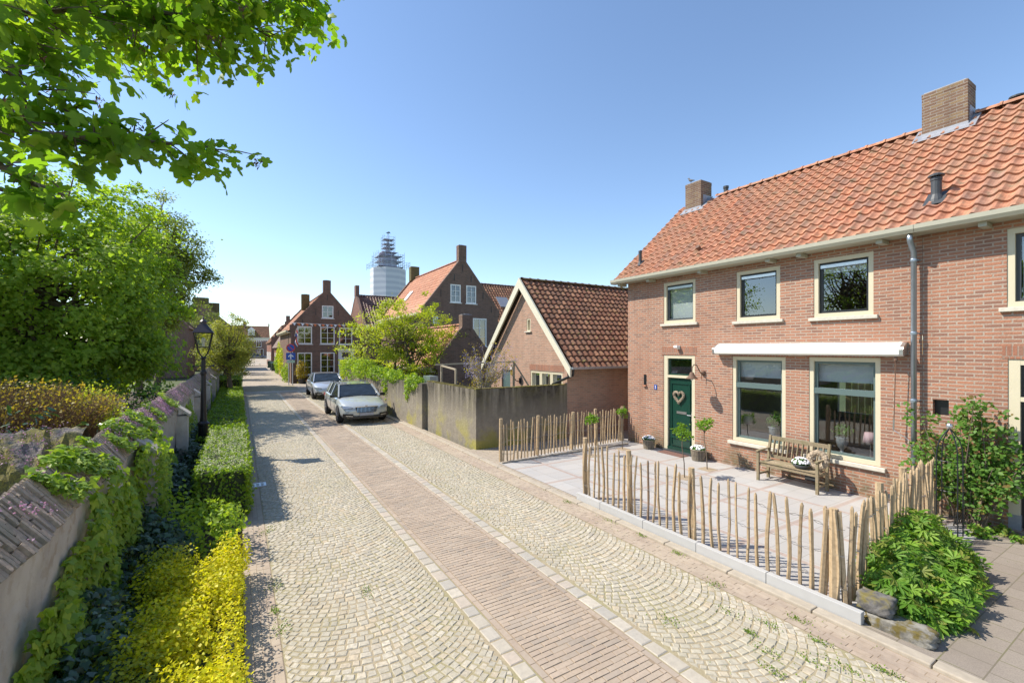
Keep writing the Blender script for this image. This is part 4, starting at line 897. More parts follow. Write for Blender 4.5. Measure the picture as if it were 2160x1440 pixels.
mb = MB(); mb.bar((6.1, 15.4, 2.33), (8.4, 13.5, 2.46), .05); mb.bar((6.15, 13.7, 2.22), (6.3, 15.35, 2.30), .05); mb.bar((8.35, 13.6, 2.44), (8.8, 13.2, 1.5), .05); mb.obj('beam', M['poles'], pg)
# ================================================================ BACKGROUND HOUSES
def gable_house(name, lab, Y, x0, x1, ze, zp, depth, roof_m, wall_m, wins, chim=None, xp=None, over=.18, backc=None, low=0):
    """gable front facing the camera side (-Y), ridge running away; sloping roof to the left and right"""
    xp = xp or (x0 + x1) / 2; t = thing(name, lab, 'house', ((x0 + x1) / 2, Y, 0)); f = FY_(Y)
    mb = MB(); wall(mb, f, [(x0, low), (x1, low), (x1, ze), (xp, zp), (x0, ze)], [w_[:4] for w_ in wins], .12)
    wall(mb, FX_(x0), [(Y, low), (Y + depth, low), (Y + depth, ze), (Y, ze)]); wall(mb, Fr((x1, 0, 0), (0, 1, 0), (1, 0, 0)), [(Y, low), (Y + depth, low), (Y + depth, ze), (Y, ze)])
    wall(mb, Fr((0, Y + depth, 0), (1, 0, 0), (0, 1, 0)), [(x0, low), (x1, low), (x1, ze), (xp, zp), (x0, ze)])
    mb.obj('wall', M[wall_m], t)
    for w_ in wins:
        if len(w_) > 4: window(t, f, *w_[:4], **w_[4])
    sl = Vector((xp - x0 + .25, 0, (zp - ze) * (1 + .25 / (xp - x0)))); L = sl.length; s = sl.normalized()
    mb = MB(); tiles(mb, (x0 - .25, Y + .24, zp - .12 - sl.z), (0, 1, 0), s, (-s.z, 0, s.x), depth - .48, L, .25, .33, .03); rf = mb.obj('roof', M[roof_m], t, uv=False)
    mb = MB(); mb.add([(xp, Y + .1, zp - .16), (x1 + .2, Y + .1, ze - .2), (x1 + .2, Y + depth, ze - .2), (xp, Y + depth, zp - .16)], [(0,1,2,3)])
    mb.add([(xp, Y + .1, zp - .17), (x0 - .2, Y + .1, ze - .3), (x0 - .2, Y + depth, ze - .3), (xp, Y + depth, zp - .17)], [(0,3,2,1)]); mb.obj('roof_deck', M[roof_m], t, uv=False)
    for yy in (Y - .02, Y + depth - .2):     # raised brick parapets on both gables
        mb = MB()
        for (xa, za, xb, zb) in ((x0 - .04, ze, xp, zp), (xp, zp, x1 + .04, ze)):
            o3 = .004 if xa < xp else 0; mb.prism([(xa, yy - o3, za - .12), (xb, yy - o3, zb - .12), (xb, yy - o3, zb + .16), (xa, yy - o3, za + .16)], (0, .24 + 2 * o3, 0))
        mb.box(x0 - .10, yy - .003, ze - .32, x0 + .28, yy + .25, ze + .22); mb.box(x1 - .28, yy - .003, ze - .32, x1 + .10, yy + .25, ze + .22)
        mb.obj('parapet', M[wall_m], t)
    mb = MB(); mb.box(x0 - .38, Y + .26, ze - .38, x0 - .2, Y + depth - .26, ze - .24); mb.box(x0 - .3, Y + .25, ze - .48, x0 - .002, Y + depth - .25, ze - .38); mb.obj('gutter', M['cream'], t)
    mb = MB(); ridge_caps(mb, (xp, Y + .24, zp - .06), (xp, Y + depth - .24, zp - .06), .1); mb.obj('ridge_tiles', M[roof_m], rf, uv=False)
    if chim:
        c, h = chim; chimney(t, c, Y + .19, .62, .44, zp - .3, zp + h, wall_m if wall_m != 'x' else 'chim')
    if backc: chimney(t, xp, Y + depth - .35, .8, .6, zp - .3, zp + backc, 'chim_moss')
    return t
W = dict(fm='white', barm='white', gm='glass_dk', backing='roomdark', sill='white', ft=.09, rec=.03, sillh=.06)
big = gable_house('gabled_house', 'large brown brick gabled house with pale orange roof and two attic windows', 30, 11.0, 17.0, 5.72, 9.55, 11, 'tile_pink', 'brick_dark',
    [(13.04, 13.86, 6.28, 7.6, dict(W, bars=(2, 3))), (14.30, 15.12, 6.26, 7.6, dict(W, bars=(2, 3))), (14.85, 16.0, 3.1, 5.2, dict(W, bars=(2, 3))), (11.7, 12.1, 4.75, 5.2, dict(W, bars=(2, 2)))], (14.0, .95), 14.0, backc=1.0)
mb = MB(); z_ = lambda x: 9.43 - (14.0 - x) * (9.55 - 5.72) / 3.0
p0 = [(12.0, 36.9, z_(12.0) + .1), (12.0, 37.7, z_(12.0) + .1), (12.65, 37.7, z_(12.65) + .1), (12.65, 36.9, z_(12.65) + .1)]
mb.prism(p0, (-.03, 0, .04)); sk = mb.obj('skylight', M['white'], big); mb = MB(); mb.add([(12.06, 36.98, z_(12.06) + .15), (12.06, 37.62, z_(12.06) + .15), (12.58, 37.62, z_(12.58) + .15), (12.58, 36.98, z_(12.58) + .15)], [(3,2,1,0)]); mb.obj('pane', M['glass_dk'], sk)
def anchors(par, Y, pts):
    for (x, z) in pts: mb = MB(); mb.box(x - .02, Y - .03, z - .25, x + .02, Y - .003, z + .25); mb.obj('wall_anchor', M['black'], par)
anchors(big, 30, [(14.0, 8.85), (13.35, 8.1), (14.7, 8.1), (12.3, 6.9), (15.7, 6.9), (16.4, 5.9)])
ext = gable_house('gabled_outhouse', 'small brick outhouse with pale orange roof in front of the large gabled house', 22, 8.85, 12.2, 2.15, 4.3, 8, 'tile_pink', 'brick_dark', [], (10.55, .45), 10.53)
A = gable_house('gabled_house', 'brown brick corner house with white windows behind the street sign, bunting across its front', 42, 3.72, 9.4, 4.75, 8.05, 12, 'tile_orange', 'brick_dark',
    [(4.20, 5.36, 3.33, 4.85, dict(W, bars=(2, 3))), (6.02, 7.2, 3.33, 4.85, dict(W, bars=(2, 3))), (7.56, 8.7, 3.3, 4.8, dict(W, bars=(2, 3))),
     (4.20, 5.36, .68, 2.6, dict(W, bars=(2, 3))), (6.02, 7.2, .7, 2.6, dict(W, bars=(2, 3))), (6.15, 7.1, 5.6, 6.7, dict(W, bars=(2, 2)))], (6.57, .85), 6.57)
chimney(A, 5.4, 47, .7, .5, 6.6, 8.1, 'chim_moss')
mb = MB(); mb.box(7.5, 41.93, .1, 8.85, 41.998, 2.75); mb.box(7.4, 41.8, 2.75, 8.95, 41.998, 2.92); dd = mb.obj('door_surround', M['white'], A)
mb = MB(); mb.box(7.85, 41.9, .15, 8.5, 41.93, 2.05); mb.obj('door', M['gutter'], dd); mb = MB(); mb.box(7.8, 41.9, 2.15, 8.55, 41.925, 2.6); mb.obj('fanlight', M['roomdark'], dd)
mb = MB(); mb.box(3.74, 41.96, -.0, 9.38, 41.998, .62); mb.obj('plinth', M['wood_dk'], A); mb = MB(); mb.box(4.1, 41.6, .55, 7.4, 41.95, .62); mb.obj('flower_rail', M['black'], A)
anchors(A, 42, [(6.6, 7.4), (5.65, 6.1), (7.5, 6.1), (4.6, 5.2), (8.5, 5.2)])
mb = MB()
for (ya, yb, za, zb) in ((44, 44.25, 3.2, 4.4), (43.2, 43.5, .4, 2.4)): mb.box(3.69, ya, za, 3.718, yb, zb)
mb.obj('side_window', M['roomdark'], A)
def eaves_house(name, lab, Y, x0, x1, ze, zr, dy, roof_m, wall_m, wins=(), par_l=True, par_r=False, back=6, chl=None):
    """long side facing the camera; roof slopes up away from the viewer"""
    t = thing(name, lab, 'house', ((x0 + x1) / 2, Y, 0)); f = FY_(Y); mb = MB(); wall(mb, f, [(x0, 0), (x1, 0), (x1, ze), (x0, ze)], [w_[:4] for w_ in wins], .1)
    for (xx, nrm) in ((x0, -1), (x1, 1)): wall(mb, Fr((xx, 0, 0), (0, 1, 0), (nrm, 0, 0)), [(Y, 0), (Y + 2 * dy, 0), (Y + 2 * dy, ze), (Y + dy, zr), (Y, ze)])
    mb.obj('wall', M[wall_m], t)
    for w_ in wins: window(t, f, *w_[:4], **w_[4])
    sl = Vector((0, dy + .25, (zr - ze) * (1 + .25 / dy))); s = sl.normalized(); mb = MB(); tiles(mb, (x0 + .1, Y - .25, zr - sl.z + .02), (1, 0, 0), s, (0, -s.z, s.y), x1 - x0 - .2, sl.length, .27, .34, .035)
    rf = mb.obj('roof', M[roof_m], t, uv=False)
    mb = MB(); mb.add([(x0 + .1, Y + dy, zr - .05), (x1 - .1, Y + dy, zr - .05), (x1 - .1, Y + 2 * dy, ze - .05), (x0 + .1, Y + 2 * dy, ze - .05)], [(0,1,2,3)]); mb.add([(x0 + .1, Y - .1, ze - .1), (x1 - .1, Y - .1, ze - .1), (x1 - .1, Y + dy, zr - .06), (x0 + .1, Y + dy, zr - .06)], [(3,2,1,0)]); mb.obj('roof_deck', M[roof_m], t, uv=False)
    mb = MB(); ridge_caps(mb, (x0 + .15, Y + dy, zr + .02), (x1 - .15, Y + dy, zr + .02), .1); mb.obj('ridge_tiles', M[roof_m], rf, uv=False)
    mb = MB(); mb.box(x0, Y - .3, ze - .12, x1, Y - .02, ze - .0); mb.obj('gutter', M['cream'], t)
    for (c, e) in ((par_l, x0), (par_r, x1 - .22)):
        if c:
            mb = MB()
            for (ya, za, yb, zb) in ((Y - .12, ze, Y + dy, zr), (Y + dy, zr, Y + 2 * dy, ze)): mb.prism([(e - .02, ya, za - .2), (e - .02, yb, zb - .2), (e - .02, yb, zb + .22), (e - .02, ya, za + .22)], (.24, 0, 0))
            mb.box(e - .05, Y + dy - .32, zr - .1, e + .3, Y + dy + .32, zr + .95); mb.obj('parapet', M[wall_m], t)
    return t, rf
eaves_house('tiled_house', 'house with dark glossy tiled roof between the corner house and the large gabled house', 42.0, 9.7, 15, 4.9, 8.15, 3.4, 'tile_dark', 'brick_far', [(10.6, 12.2, 3.0, 4.2, dict(W, bars=(2, 2)))])
c_, crf = eaves_house('tiled_house', 'house with brown tiled roof and a skylight behind the barn', 31.5, 17.4, 28, 4.2, 8.75, 4.4, 'tile_brown', 'brick_far', [], par_l=False)
mb = MB(); yy = 33.6; zz = lambda y: 8.75 - (35.9 - y) * (8.75 - 4.2) / 4.4 + .15
mb.prism([(19.3, yy, zz(yy)), (20.4, yy, zz(yy)), (20.4, yy + .9, zz(yy + .9)), (19.3, yy + .9, zz(yy + .9))], (0, -.05, .05)); mb.obj('skylight', M['lead'], crf)
# terraces beyond the corner house on the right of the street
M['step'] = M['brick_red']
def street_house(name, lab, x0, x1, y0, y1, ze, zr, roof_m, wall_m, step=False):
    """narrow house with its long eaves to the street (facing -X) and a gable towards us"""
    t = thing(name, lab, 'house', (x0, y0, 0)); mb = MB(); xm = (x0 + x1) / 2
    wall(mb, FX_(x0), [(y0, 0), (y1, 0), (y1, ze), (y0, ze)]); wall(mb, FY_(y0), [(x0, 0), (x1, 0), (x1, ze), (xm, zr), (x0, ze)]); wall(mb, Fr((0, y1, 0), (1, 0, 0), (0, 1, 0)), [(x0, 0), (x1, 0), (x1, ze), (xm, zr), (x0, ze)])
    if step:
        n = 5
        for k in range(n): xa = x0 + (xm - x0) * k / n; za = ze + (zr - ze) * k / n; mb.box(xa, y0 - .02, za - .6, xa + (xm - x0) / n + .01, y0 + .3, za + .75); mb.box(x1 + x0 - xa, y0 - .02, za - .6, x1 + x0 - xa - (xm - x0) / n - .01, y0 + .3, za + .75)
        mb.box(xm - .3, y0 - .03, zr - .4, xm + .3, y0 + .31, zr + 1.1)
    mb.obj('wall', M[wall_m], t)
    sl = Vector((xm - x0 + .2, 0, (zr - ze) * (1 + .2 / (xm - x0)))); s = sl.normalized(); mb = MB(); tiles(mb, (x0 - .2, y0 + .3, zr - sl.z), (0, 1, 0), s, (-s.z, 0, s.x), y1 - y0 - .3, sl.length, .3, .36, .035, 5); rf = mb.obj('roof', M[roof_m], t, uv=False)
    mb = MB(); mb.add([(xm, y0 + .2, zr - .05), (xm, y1, zr - .05), (x1 + .1, y1, ze - .1), (x1 + .1, y0 + .2, ze - .1)], [(0,1,2,3)]); mb.obj('roof_deck', M[roof_m], t, uv=False)
    for yy in np.arange(y0 + 1.2, y1 - 1, 2.2): mb = MB(); mb.box(x0 - .03, yy, 1.0, x0 - .002, yy + .9, 2.4); mb.obj('shutter', M['white'], t)
    return t
street_house('terraced_house', 'terraced house with dark tiled roof just past the corner house', 4.0, 9.0, 55.5, 68, 3.4, 7.6, 'tile_dark', 'brick_red', True)
street_house('stepped_gable_house', 'narrow red brick house with stepped gable further down the street', 4.5, 9.5, 84, 98, 4.2, 7.4, 'tile_brown', 'brick_red', True)
street_house('terraced_house', 'low pale brick house before the end of the street on the right', 6.6, 12, 112, 140, 4.4, 7.2, 'tile_dark', 'brick_far', False)
fh, frf = eaves_house('far_house', 'wide brick house with dormer closing the far end of the street', 164, -6, 8.4, 6.6, 10.3, 4, 'tile_brown', 'brick_far', [(4.6, 6.0, 3.6, 5.3, dict(W, bars=(2, 2))), (4.8, 6.6, .3, 2.9, dict(W, bars=(2, 3)))], True, True)
mb = MB(); mb.box(2.3, 164.4, 7.2, 4.2, 166, 8.9); mb.prism([(2.1, 164.3, 8.9), (4.4, 164.3, 8.9), (3.25, 164.3, 9.9)], (0, 2.5, 0)); mb.obj('dormer', M['white'], frf)
mb = MB(); mb.box(-6, 163.7, 5.7, 8.4, 163.98, 6.5); mb.obj('cornice', M['off'], fh)
chimney(fh, 1.4, 168, .8, .8, 9.8, 11.8, 'chim')
# garden wall on the right side of the far street
mb = MB(); mb.box(3.75, 54.0, 0, 3.95, 55.4, 2.0); tag(mb.obj('garden_wall', M['brick_red']), 'short red garden wall draped in bright creeper beyond the corner house', 'wall')
# houses on the left beyond the trees
def left_house(lab, Y, x0, x1, ze, zp, rm, chs):
    t = gable_house('park_house', lab, Y, x0, x1, ze, zp, 9, rm, 'brick_far', [], None)
    for (x, y, a, z) in chs: chimney(t, x, y, a, .8, zp - 1.6, z, 'chim_moss')
    return t
left_house('brick gabled house with broad double chimney rising behind the street tree', 74, -8.4, -.6, 5.6, 9.2, 'tile_pink', [(-4.5, 74.6, 1.8, 9.9), (-3.0, 75.4, 1.2, 9.3)])
left_house('brown tiled house roof half hidden behind the big green tree', 56, -12.0, -4.5, 5.2, 9.0, 'tile_brown', [(-8.2, 56.5, 1.5, 9.9)])
# ================================================================ CHURCH TOWER UNDER SCAFFOLDING
M['sheet'] = NT('scaffold_sheeting'); _t = M['sheet']; _w = _t.n('TexWave'); _w.bands_direction = 'Z'; _w.inputs['Scale'].default_value = .16; _w.inputs['Distortion'].default_value = 1.5; _t.l(_t.pos(), _w.inputs[0])
_t.base(_t.mix(_w.outputs[1], (.46, .49, .56), (.60, .62, .67))); _t.b.inputs['Roughness'].default_value = .8; M['sheet'] = _t.m
M['slate_hazed'] = plain('hazed_slate_spire', (.36, .38, .50), .6, var=.3, scale=.6); M['deck_hazed'] = plain('scaffold_deck', (.32, .31, .38), .8)  # spire and deck colours are paled and blued to paint in distance haze
TX, TY = 44.3, 156.0
tw = thing('church_tower', 'tall church tower wrapped in white sheeting with a scaffolded spire', 'tower', (TX, TY, 0))
mb = MB(); hw = 5.6; pl = [(TX + hw * 1.08 * cos(a), TY + hw * 1.08 * sin(a)) for a in [pi / 8 + k * pi / 4 for k in range(8)]]
mb.prism([(x, y, 0) for x, y in pl], (0, 0, 30.6)); mb.obj('sheeting', M['sheet'], tw)
mb = MB(); mb.lathe((TX, TY, 30.6), [(3.3, 0), (3.2, 1.2), (3.0, 2.5), (3.3, 3.3), (2.6, 4.6), (1.6, 5.4), (1.0, 6.0), (.8, 7.2), (1.0, 7.6), (.5, 8.6), (.22, 10), (.1, 12.2)], 8); mb.obj('spire', M['slate_hazed'], tw)
mb = MB()
for (z, r) in ((31.0, 4.3), (33, 4.0), (34.8, 3.9), (36.2, 2.6), (37.9, 1.9), (39.2, 1.8), (40.8, 1.7)):
    mb.box(TX - r, TY - r, z, TX + r, TY + r, z + .12)
mb.obj('scaffold_deck', M['deck_hazed'], tw)
mb = MB()
for (z0, z1, r, n) in ((30.6, 36.0, 4.4, 5), (36, 42.0, 1.9, 3), (30.6, 32.6, 5.9, 7)):
    for i in range(n):
        for j in range(n):
            if i in (0, n-1) or j in (0, n-1):
                x = TX - r + 2 * r * i / (n-1); y = TY - r + 2 * r * j / (n-1); mb.bar((x, y, z0), (x, y, z1 + random.uniform(-.4, .6)), .09)
    z = z0 + .9
    while z < z1:
        for (a, b) in (((-r, -r), (r, -r)), ((-r, -r), (-r, r)), ((r, -r), (r, r)), ((-r, r), (r, r))): mb.bar((TX + a[0], TY + a[1], z), (TX + b[0], TY + b[1], z), .08)
        z += .95
mb.obj('scaffold_poles', M['zinc'], tw)
mb = MB(); mb.lathe((TX, TY, 42.7), [(.02, 0), (.3, .2), (.02, .4)], 8); mb.prism([(TX - .8, TY, 43.2), (TX + .9, TY, 43.3), (TX + .4, TY, 43.9), (TX - .3, TY, 43.6)], (0, .1, 0)); mb.obj('weather_vane', M['grey_dk'], tw)
# ================================================================ CARS
def paint(name, c, metal=.3, rough=.28): return plain(name, c, rough, metal, var=.02, coat=1.0)
M['car_grey'] = paint('pale_grey_paint', (.41, .43, .415), .2); M['car_silver'] = paint('silver_paint', (.50, .52, .55), .45); M['car_dark'] = paint('dark_grey_paint', (.16, .17, .19), .4)
t = NT('car_glass'); t.base((.02, .026, .03)); t.b.inputs['Roughness'].default_value = .04; t.b.inputs['Coat Weight'].default_value = .1; t.b.inputs['Specular IOR Level'].default_value = .6; t.bump(t.noise(1.6, 2), .5, .15); M['car_glass'] = t.m
M['tyre'] = plain('tyre', (.02, .02, .021), .9); M['rim'] = plain('rim', (.45, .45, .47), .25, .9); M['trim'] = plain('black_trim', (.012, .012, .013), .35)
M['chrome'] = plain('chrome', (.7, .72, .75), .12, 1, var=.02); M['lens'] = plain('headlight_lens', (.28, .31, .35), .06, .3, coat=1, var=.3, scale=30); M['plate'] = plain('number_plate_blank', (.33, .33, .36), .5)
def car(lab, X, Y, rz, mat, estate, L=4.8, grille='slats', grp=None, cat='car'):
    t = thing('parked_car', lab, cat, (0, 0, 0)); h = L / 2
    st = [(h, .58, .34, .50, .60), (h - .05, .72, .27, .56, .68), (h - .17, .84, .22, .63, .755), (h - .5, .90, .2, .72, .86), (h - .95, .925, .19, .80, .93), (h - 1.4, .93, .19, .88, 1.0),
          (.3, .93, .19, .90, 1.0), (-1.0, .93, .19, .92, 1.02), (-h + .75, .92, .2, .94, 1.03), (-h + .3, .89, .24, .94, 1.02), (-h + .07, .84, .3, .88, .98), (-h, .74, .4, .8, .86)]
    mb = MB(); n = 13
    for (x, w_, zb, zs, zt) in st:
        half = [(0, zb), (.80 * w_, zb), (.97 * w_, zb + .08), (w_, zb + (zs - zb) * .5), (.985 * w_, zs), (.86 * w_, zt - .035), (.42 * w_, zt), (0, zt + .012)]
        for (y, z) in half + [(-y, z) for (y, z) in reversed(half[1:-1])]: mb.v.append((x, y, z))
    k = 14
    for i in range(len(st) - 1):
        for j in range(k): mb.f.append((i*k+j, i*k+(j+1) % k, (i+1)*k+(j+1) % k, (i+1)*k+j)); mb.m.append(0)
    mb.f.append(tuple(reversed(range(k)))); mb.f.append(tuple((len(st)-1)*k + j for j in range(k))); mb.m += [0, 0]
    body = mb.obj('body', mat, t, smooth=True, uv=False, sub=1)
    rb = -h + (.35 if estate else .75)       # rear window base
    rr = -h + (.75 if estate else 1.55)
    gs = [(h - 1.32, .80, .97, .97), (h - 2.05, .66, 1.385, .97), (h - 2.6, .645, 1.435, .98), (-.7, .64, 1.43, .99), (rr, .62, 1.385, 1.0), (rb, .72, 1.0, 1.0)]
    mb = MB()
    for (x, w_, zt, zb) in gs:
        wb = .84
        for p in ((x, -wb, zb), (x, -w_, zt), (x, -w_ * .5, zt + .018), (x, w_ * .5, zt + .018), (x, w_, zt), (x, wb, zb)): mb.v.append(p)
    for i in range(len(gs) - 1):
        for j in range(5): mb.f.append((i*6+j, i*6+j+1, (i+1)*6+j+1, (i+1)*6+j)); mb.m.append(0)
    mb.obj('windows', M['car_glass'], t, uv=False)
    mb = MB(); rs = gs[1:5]
    for (x, w_, zt, zb) in rs:
        for p in ((x, -w_ - .02, zt - .03), (x, -w_ + .04, zt + .018), (x, -w_ * .5, zt + .04), (x, w_ * .5, zt + .04), (x, w_ - .04, zt + .018), (x, w_ + .02, zt - .03)): mb.v.append(p)
    for i in range(3):
        for j in range(5): mb.f.append((i*6+j, i*6+j+1, (i+1)*6+j+1, (i+1)*6+j)); mb.m.append(0)
    for e in (0, 3): mb.f.append(tuple(e*6+j for j in range(6))); mb.m.append(0)
    mb.obj('roof', mat, t, smooth=True, uv=False)
    for s in (-1, 1):
        for (pa, pb, pw, ph) in [((gs[0][0] + .04, s * .81, .965), (gs[1][0], s * .665, 1.39), .055, .055), ((gs[4][0], s * .63, 1.38), (gs[5][0], s * .75, 1.0), .09, .09), ((-.25, s * .845, .98), (-.3, s * .66, 1.42), .045, .06)] + ([((rr + .55, s * .85, 1.0), (rr + .45, s * .65, 1.40), .06, .06)] if estate else []):
            mb = MB(); mb.bar(pa, pb, pw, ph); mb.obj('pillar', mat, t, uv=False)
    if estate:
        for s in (-1, 1): mb = MB(); mb.tube([(h - 2.3, s * .60, 1.45), (h - 2.5, s * .60, 1.49), (rr + .25, s * .58, 1.47), (rr + .1, s * .58, 1.42)], .016, 6); mb.obj('roof_rail', M['trim'], t, uv=False)
    for sx_ in (h - .92, -h + .98):
        for s in (-1, 1):
            mb = MB(); prof = [(.20, 0), (.31, .0), (.335, .04), (.335, .18), (.31, .22)]; n_ = 22; b = 0; c = (sx_, s * .935, .335)
            for (r, d) in prof:
                for q in range(n_): a = 2 * pi * q / n_; mb.v.append((c[0] + r * cos(a), c[1] - s * d, c[2] + r * sin(a)))
            for i in range(4):
                for q in range(n_): mb.f.append((i*n_+q, i*n_+(q+1) % n_, (i+1)*n_+(q+1) % n_, (i+1)*n_+q)); mb.m.append(0)
            wh = mb.obj('wheel', M['tyre'], t, smooth=True, uv=False)
            mb = MB(); mb.tube([(c[0], c[1] - s * .06, c[2]), (c[0], c[1] - s * .03, c[2])], .215, 20)
            for q in range(5): a = 2 * pi * q / 5; mb.bar((c[0], c[1] - s * .005, c[2]), (c[0] + .21 * cos(a), c[1] - s * .012, c[2] + .21 * sin(a)), .05, .03)
            mb.obj('rim', M['rim'], wh, uv=False)
            mb = MB(); arc = [(c[0] + .365 * cos(a), s * .915, c[2] + .365 * sin(a)) for a in np.linspace(-.1, pi + .1, 14)]; mb.prism(arc, (0, s * .014, 0)); mb.obj('wheel_arch', M['trim'], t, uv=False)
    for s in (-1, 1):      # lamps, mirrors
        mb = MB(); mb.prism([(h - .10, s * .52, .60), (h - .03, s * .50, .665), (h - .11, s * .56, .70), (h - .32, s * .86, .735), (h - .40, s * .895, .70), (h - .22, s * .83, .61)] if True else [], (.06, 0, .006)); mb.obj('headlight', M['lens'], t, uv=False)
        mb = MB(); mb.obox((h - 1.50, s * 1.0, 1.0), (.05, 0, 0), (0, .10, 0), (0, 0, .06)); mb.bar((h - 1.5, s * .84, .95), (h - 1.5, s * .95, .97), .04); mb.obj('mirror', M['trim'] if estate else mat, t, uv=False, bevel=.02)
        for xd in (h - 1.75, h - 2.85): mb = MB(); mb.box(xd - .1, s * .936, .80, xd + .08, s * .95, .825); mb.obj('door_handle', M['chrome'] if not estate else mat, t, uv=False)
        for xd in (h - 1.45, h - 2.55, h - 3.55): mb = MB(); mb.box(xd - .004, s * .929, .3, xd + .004, s * .936, .93); mb.obj('door_seam', M['trim'], t, uv=False)
        mb = MB(); mb.box(-h - .01, s * .5, .75, -h + .25, s * .86, .88); mb.obj('tail_light', M['redl'], t, uv=False, bevel=.02)
    mb = MB()
    if grille == 'slats':
        mb.prism([(h - .03, -.42, .68), (h - .03, .42, .68), (h - .0, .35, .47), (h - .0, -.35, .47)], (.045, 0, 0)); gr = mb.obj('grille', M['trim'], t, uv=False)
        mb = MB()
        for i in range(15): y = -.35 + .70 * i / 14; mb.bar((h + .018, y, .668), (h + .048, y, .485), .008)
        mb.bar((h + .015, -.42, .69), (h + .015, .42, .69), .02); mb.obj('grille_slats', M['chrome'], gr, uv=False)
    else:
        for s in (-1, 1): mb.prism([(h - .02, s * .04, .64), (h - .02, s * .28, .63), (h - .0, s * .25, .50), (h, s * .06, .48)], (.03, 0, 0))
        gr = mb.obj('grille', M['trim'], t, uv=False); mb = MB()
        for s in (-1, 1):
            for i in range(6): y = s * (.07 + .035 * i); mb.box(h + .015, y - .004, .5, h + .032, y + .004, .62)
        mb.obj('grille_slats', M['chrome'], gr, uv=False)
    mb = MB(); mb.box(h - .12, -.62, .25, h + .02, .62, .34); mb.prism([(h - .16, -.86, .44), (h - .02, -.50, .42), (h - .02, -.50, .30), (h - .16, -.84, .28)], (.055, 0, 0)); mb.prism([(h - .16, .86, .44), (h - .02, .50, .42), (h - .02, .50, .30), (h - .16, .84, .28)], (.055, 0, 0)); mb.obj('lower_intake', M['trim'], t, uv=False)
    for s in (-1, 1): mb = MB(); mb.bar((h - .09, s * .78, .36), (h + .04, s * .52, .345), .02); mb.obj('trim_strip', M['chrome'], t, uv=False)
    mb = MB(); mb.box(h + .01, -.26, .35, h + .045, .26, .46); mb.obj('number_plate', M['plate'], t, uv=False)
    mb = MB(); mb.obox((h - .055, 0, .705), (.025, 0, .02), (0, .045, 0), (.0, 0, .02)); mb.obj('emblem', M['chrome'], t, uv=False, bevel=.008)
    mb = MB(); mb.bar((h - 1.28, -.6, .99), (h - 1.34, .05, 1.0), .018); mb.obj('wiper', M['trim'], t, uv=False); mb = MB(); mb.bar((h - 1.30, .1, 1.0), (h - 1.33, .66, .98), .018); mb.obj('wiper', M['trim'], t, uv=False)
    t.location = (X, Y, 0); t.rotation_euler = (0, 0, rz); return t
M['redl'] = plain('tail_light', (.35, .01, .01), .2)
car('pale grey estate car parked nearest along the concrete wall, front towards us', 4.22, 20.1, R(-90.5), M['car_grey'], True)
car('silver saloon car parked behind the pale grey estate in front of the corner house', 4.55, 29.7, R(-91), M['car_silver'], False, grille='k')
car('dark grey car crossing at the far end of the street', 4.6, 157, R(5), M['car_dark'], True)
# ================================================================ STREET FURNITURE
sg = thing('street_sign', 'round blue no parking sign above a blue one way arrow sign by the corner house', 'street sign', (3.5, 40.0, 0))
M['pole'] = plain('sign_pole', (.55, .55, .55), .5, .4); M['sblue'] = plain('sign_blue', (.02, .09, .42), .4, var=.02); M['sred'] = plain('sign_red', (.6, .03, .03), .4, var=.02); M['swhite'] = plain('sign_white', (.8, .8, .8), .4, var=.02)
mb = MB(); mb.tube([(3.38, 40, 0), (3.38, 40, 3.3)], .035, 8); mb.tube([(3.66, 40, 0), (3.66, 40, 2.9)], .035, 8); mb.obj('pole', M['pole'], sg)
def disc(mb, c, r, y0, y1, n=28): mb.prism([(c[0] + r * cos(2*pi*i/n), y0, c[1] + r * sin(2*pi*i/n)) for i in range(n)], (0, y1 - y0, 0))
mb = MB(); disc(mb, (3.52, 3.0), .33, 39.93, 39.95); s1_ = mb.obj('no_parking_sign', M['sred'], sg); mb = MB(); disc(mb, (3.52, 3.0), .25, 39.92, 39.929); mb.obj('blue_field', M['sblue'], s1_)
mb = MB(); mb.obox((3.52, 39.915, 3.0), (.18, 0, -.18), (.02, 0, .02), (0, .003, 0)); mb.obj('red_slash', M['sred'], s1_)
mb = MB(); mb.box(3.18, 39.93, 2.04, 3.86, 39.95, 2.60); s2_ = mb.obj('one_way_sign', M['sblue'], sg)
mb = MB(); mb.add([(3.47, 39.925, 2.1), (3.57, 39.925, 2.1), (3.57, 39.925, 2.34), (3.70, 39.925, 2.24), (3.72, 39.925, 2.33), (3.52, 39.925, 2.52), (3.32, 39.925, 2.33), (3.34, 39.925, 2.24), (3.47, 39.925, 2.34)], [(0,1,2,8),(2,3,4,5),(8,2,5),(8,5,6,7)]); mb.obj('white_arrow', M['swhite'], s2_)
mb = MB(); mb.box(3.22, 39.93, 1.80, 3.82, 39.945, 2.0); mb.obj('sub_plate', plain('pale_green_plate', (.45, .6, .45), .5), sg)
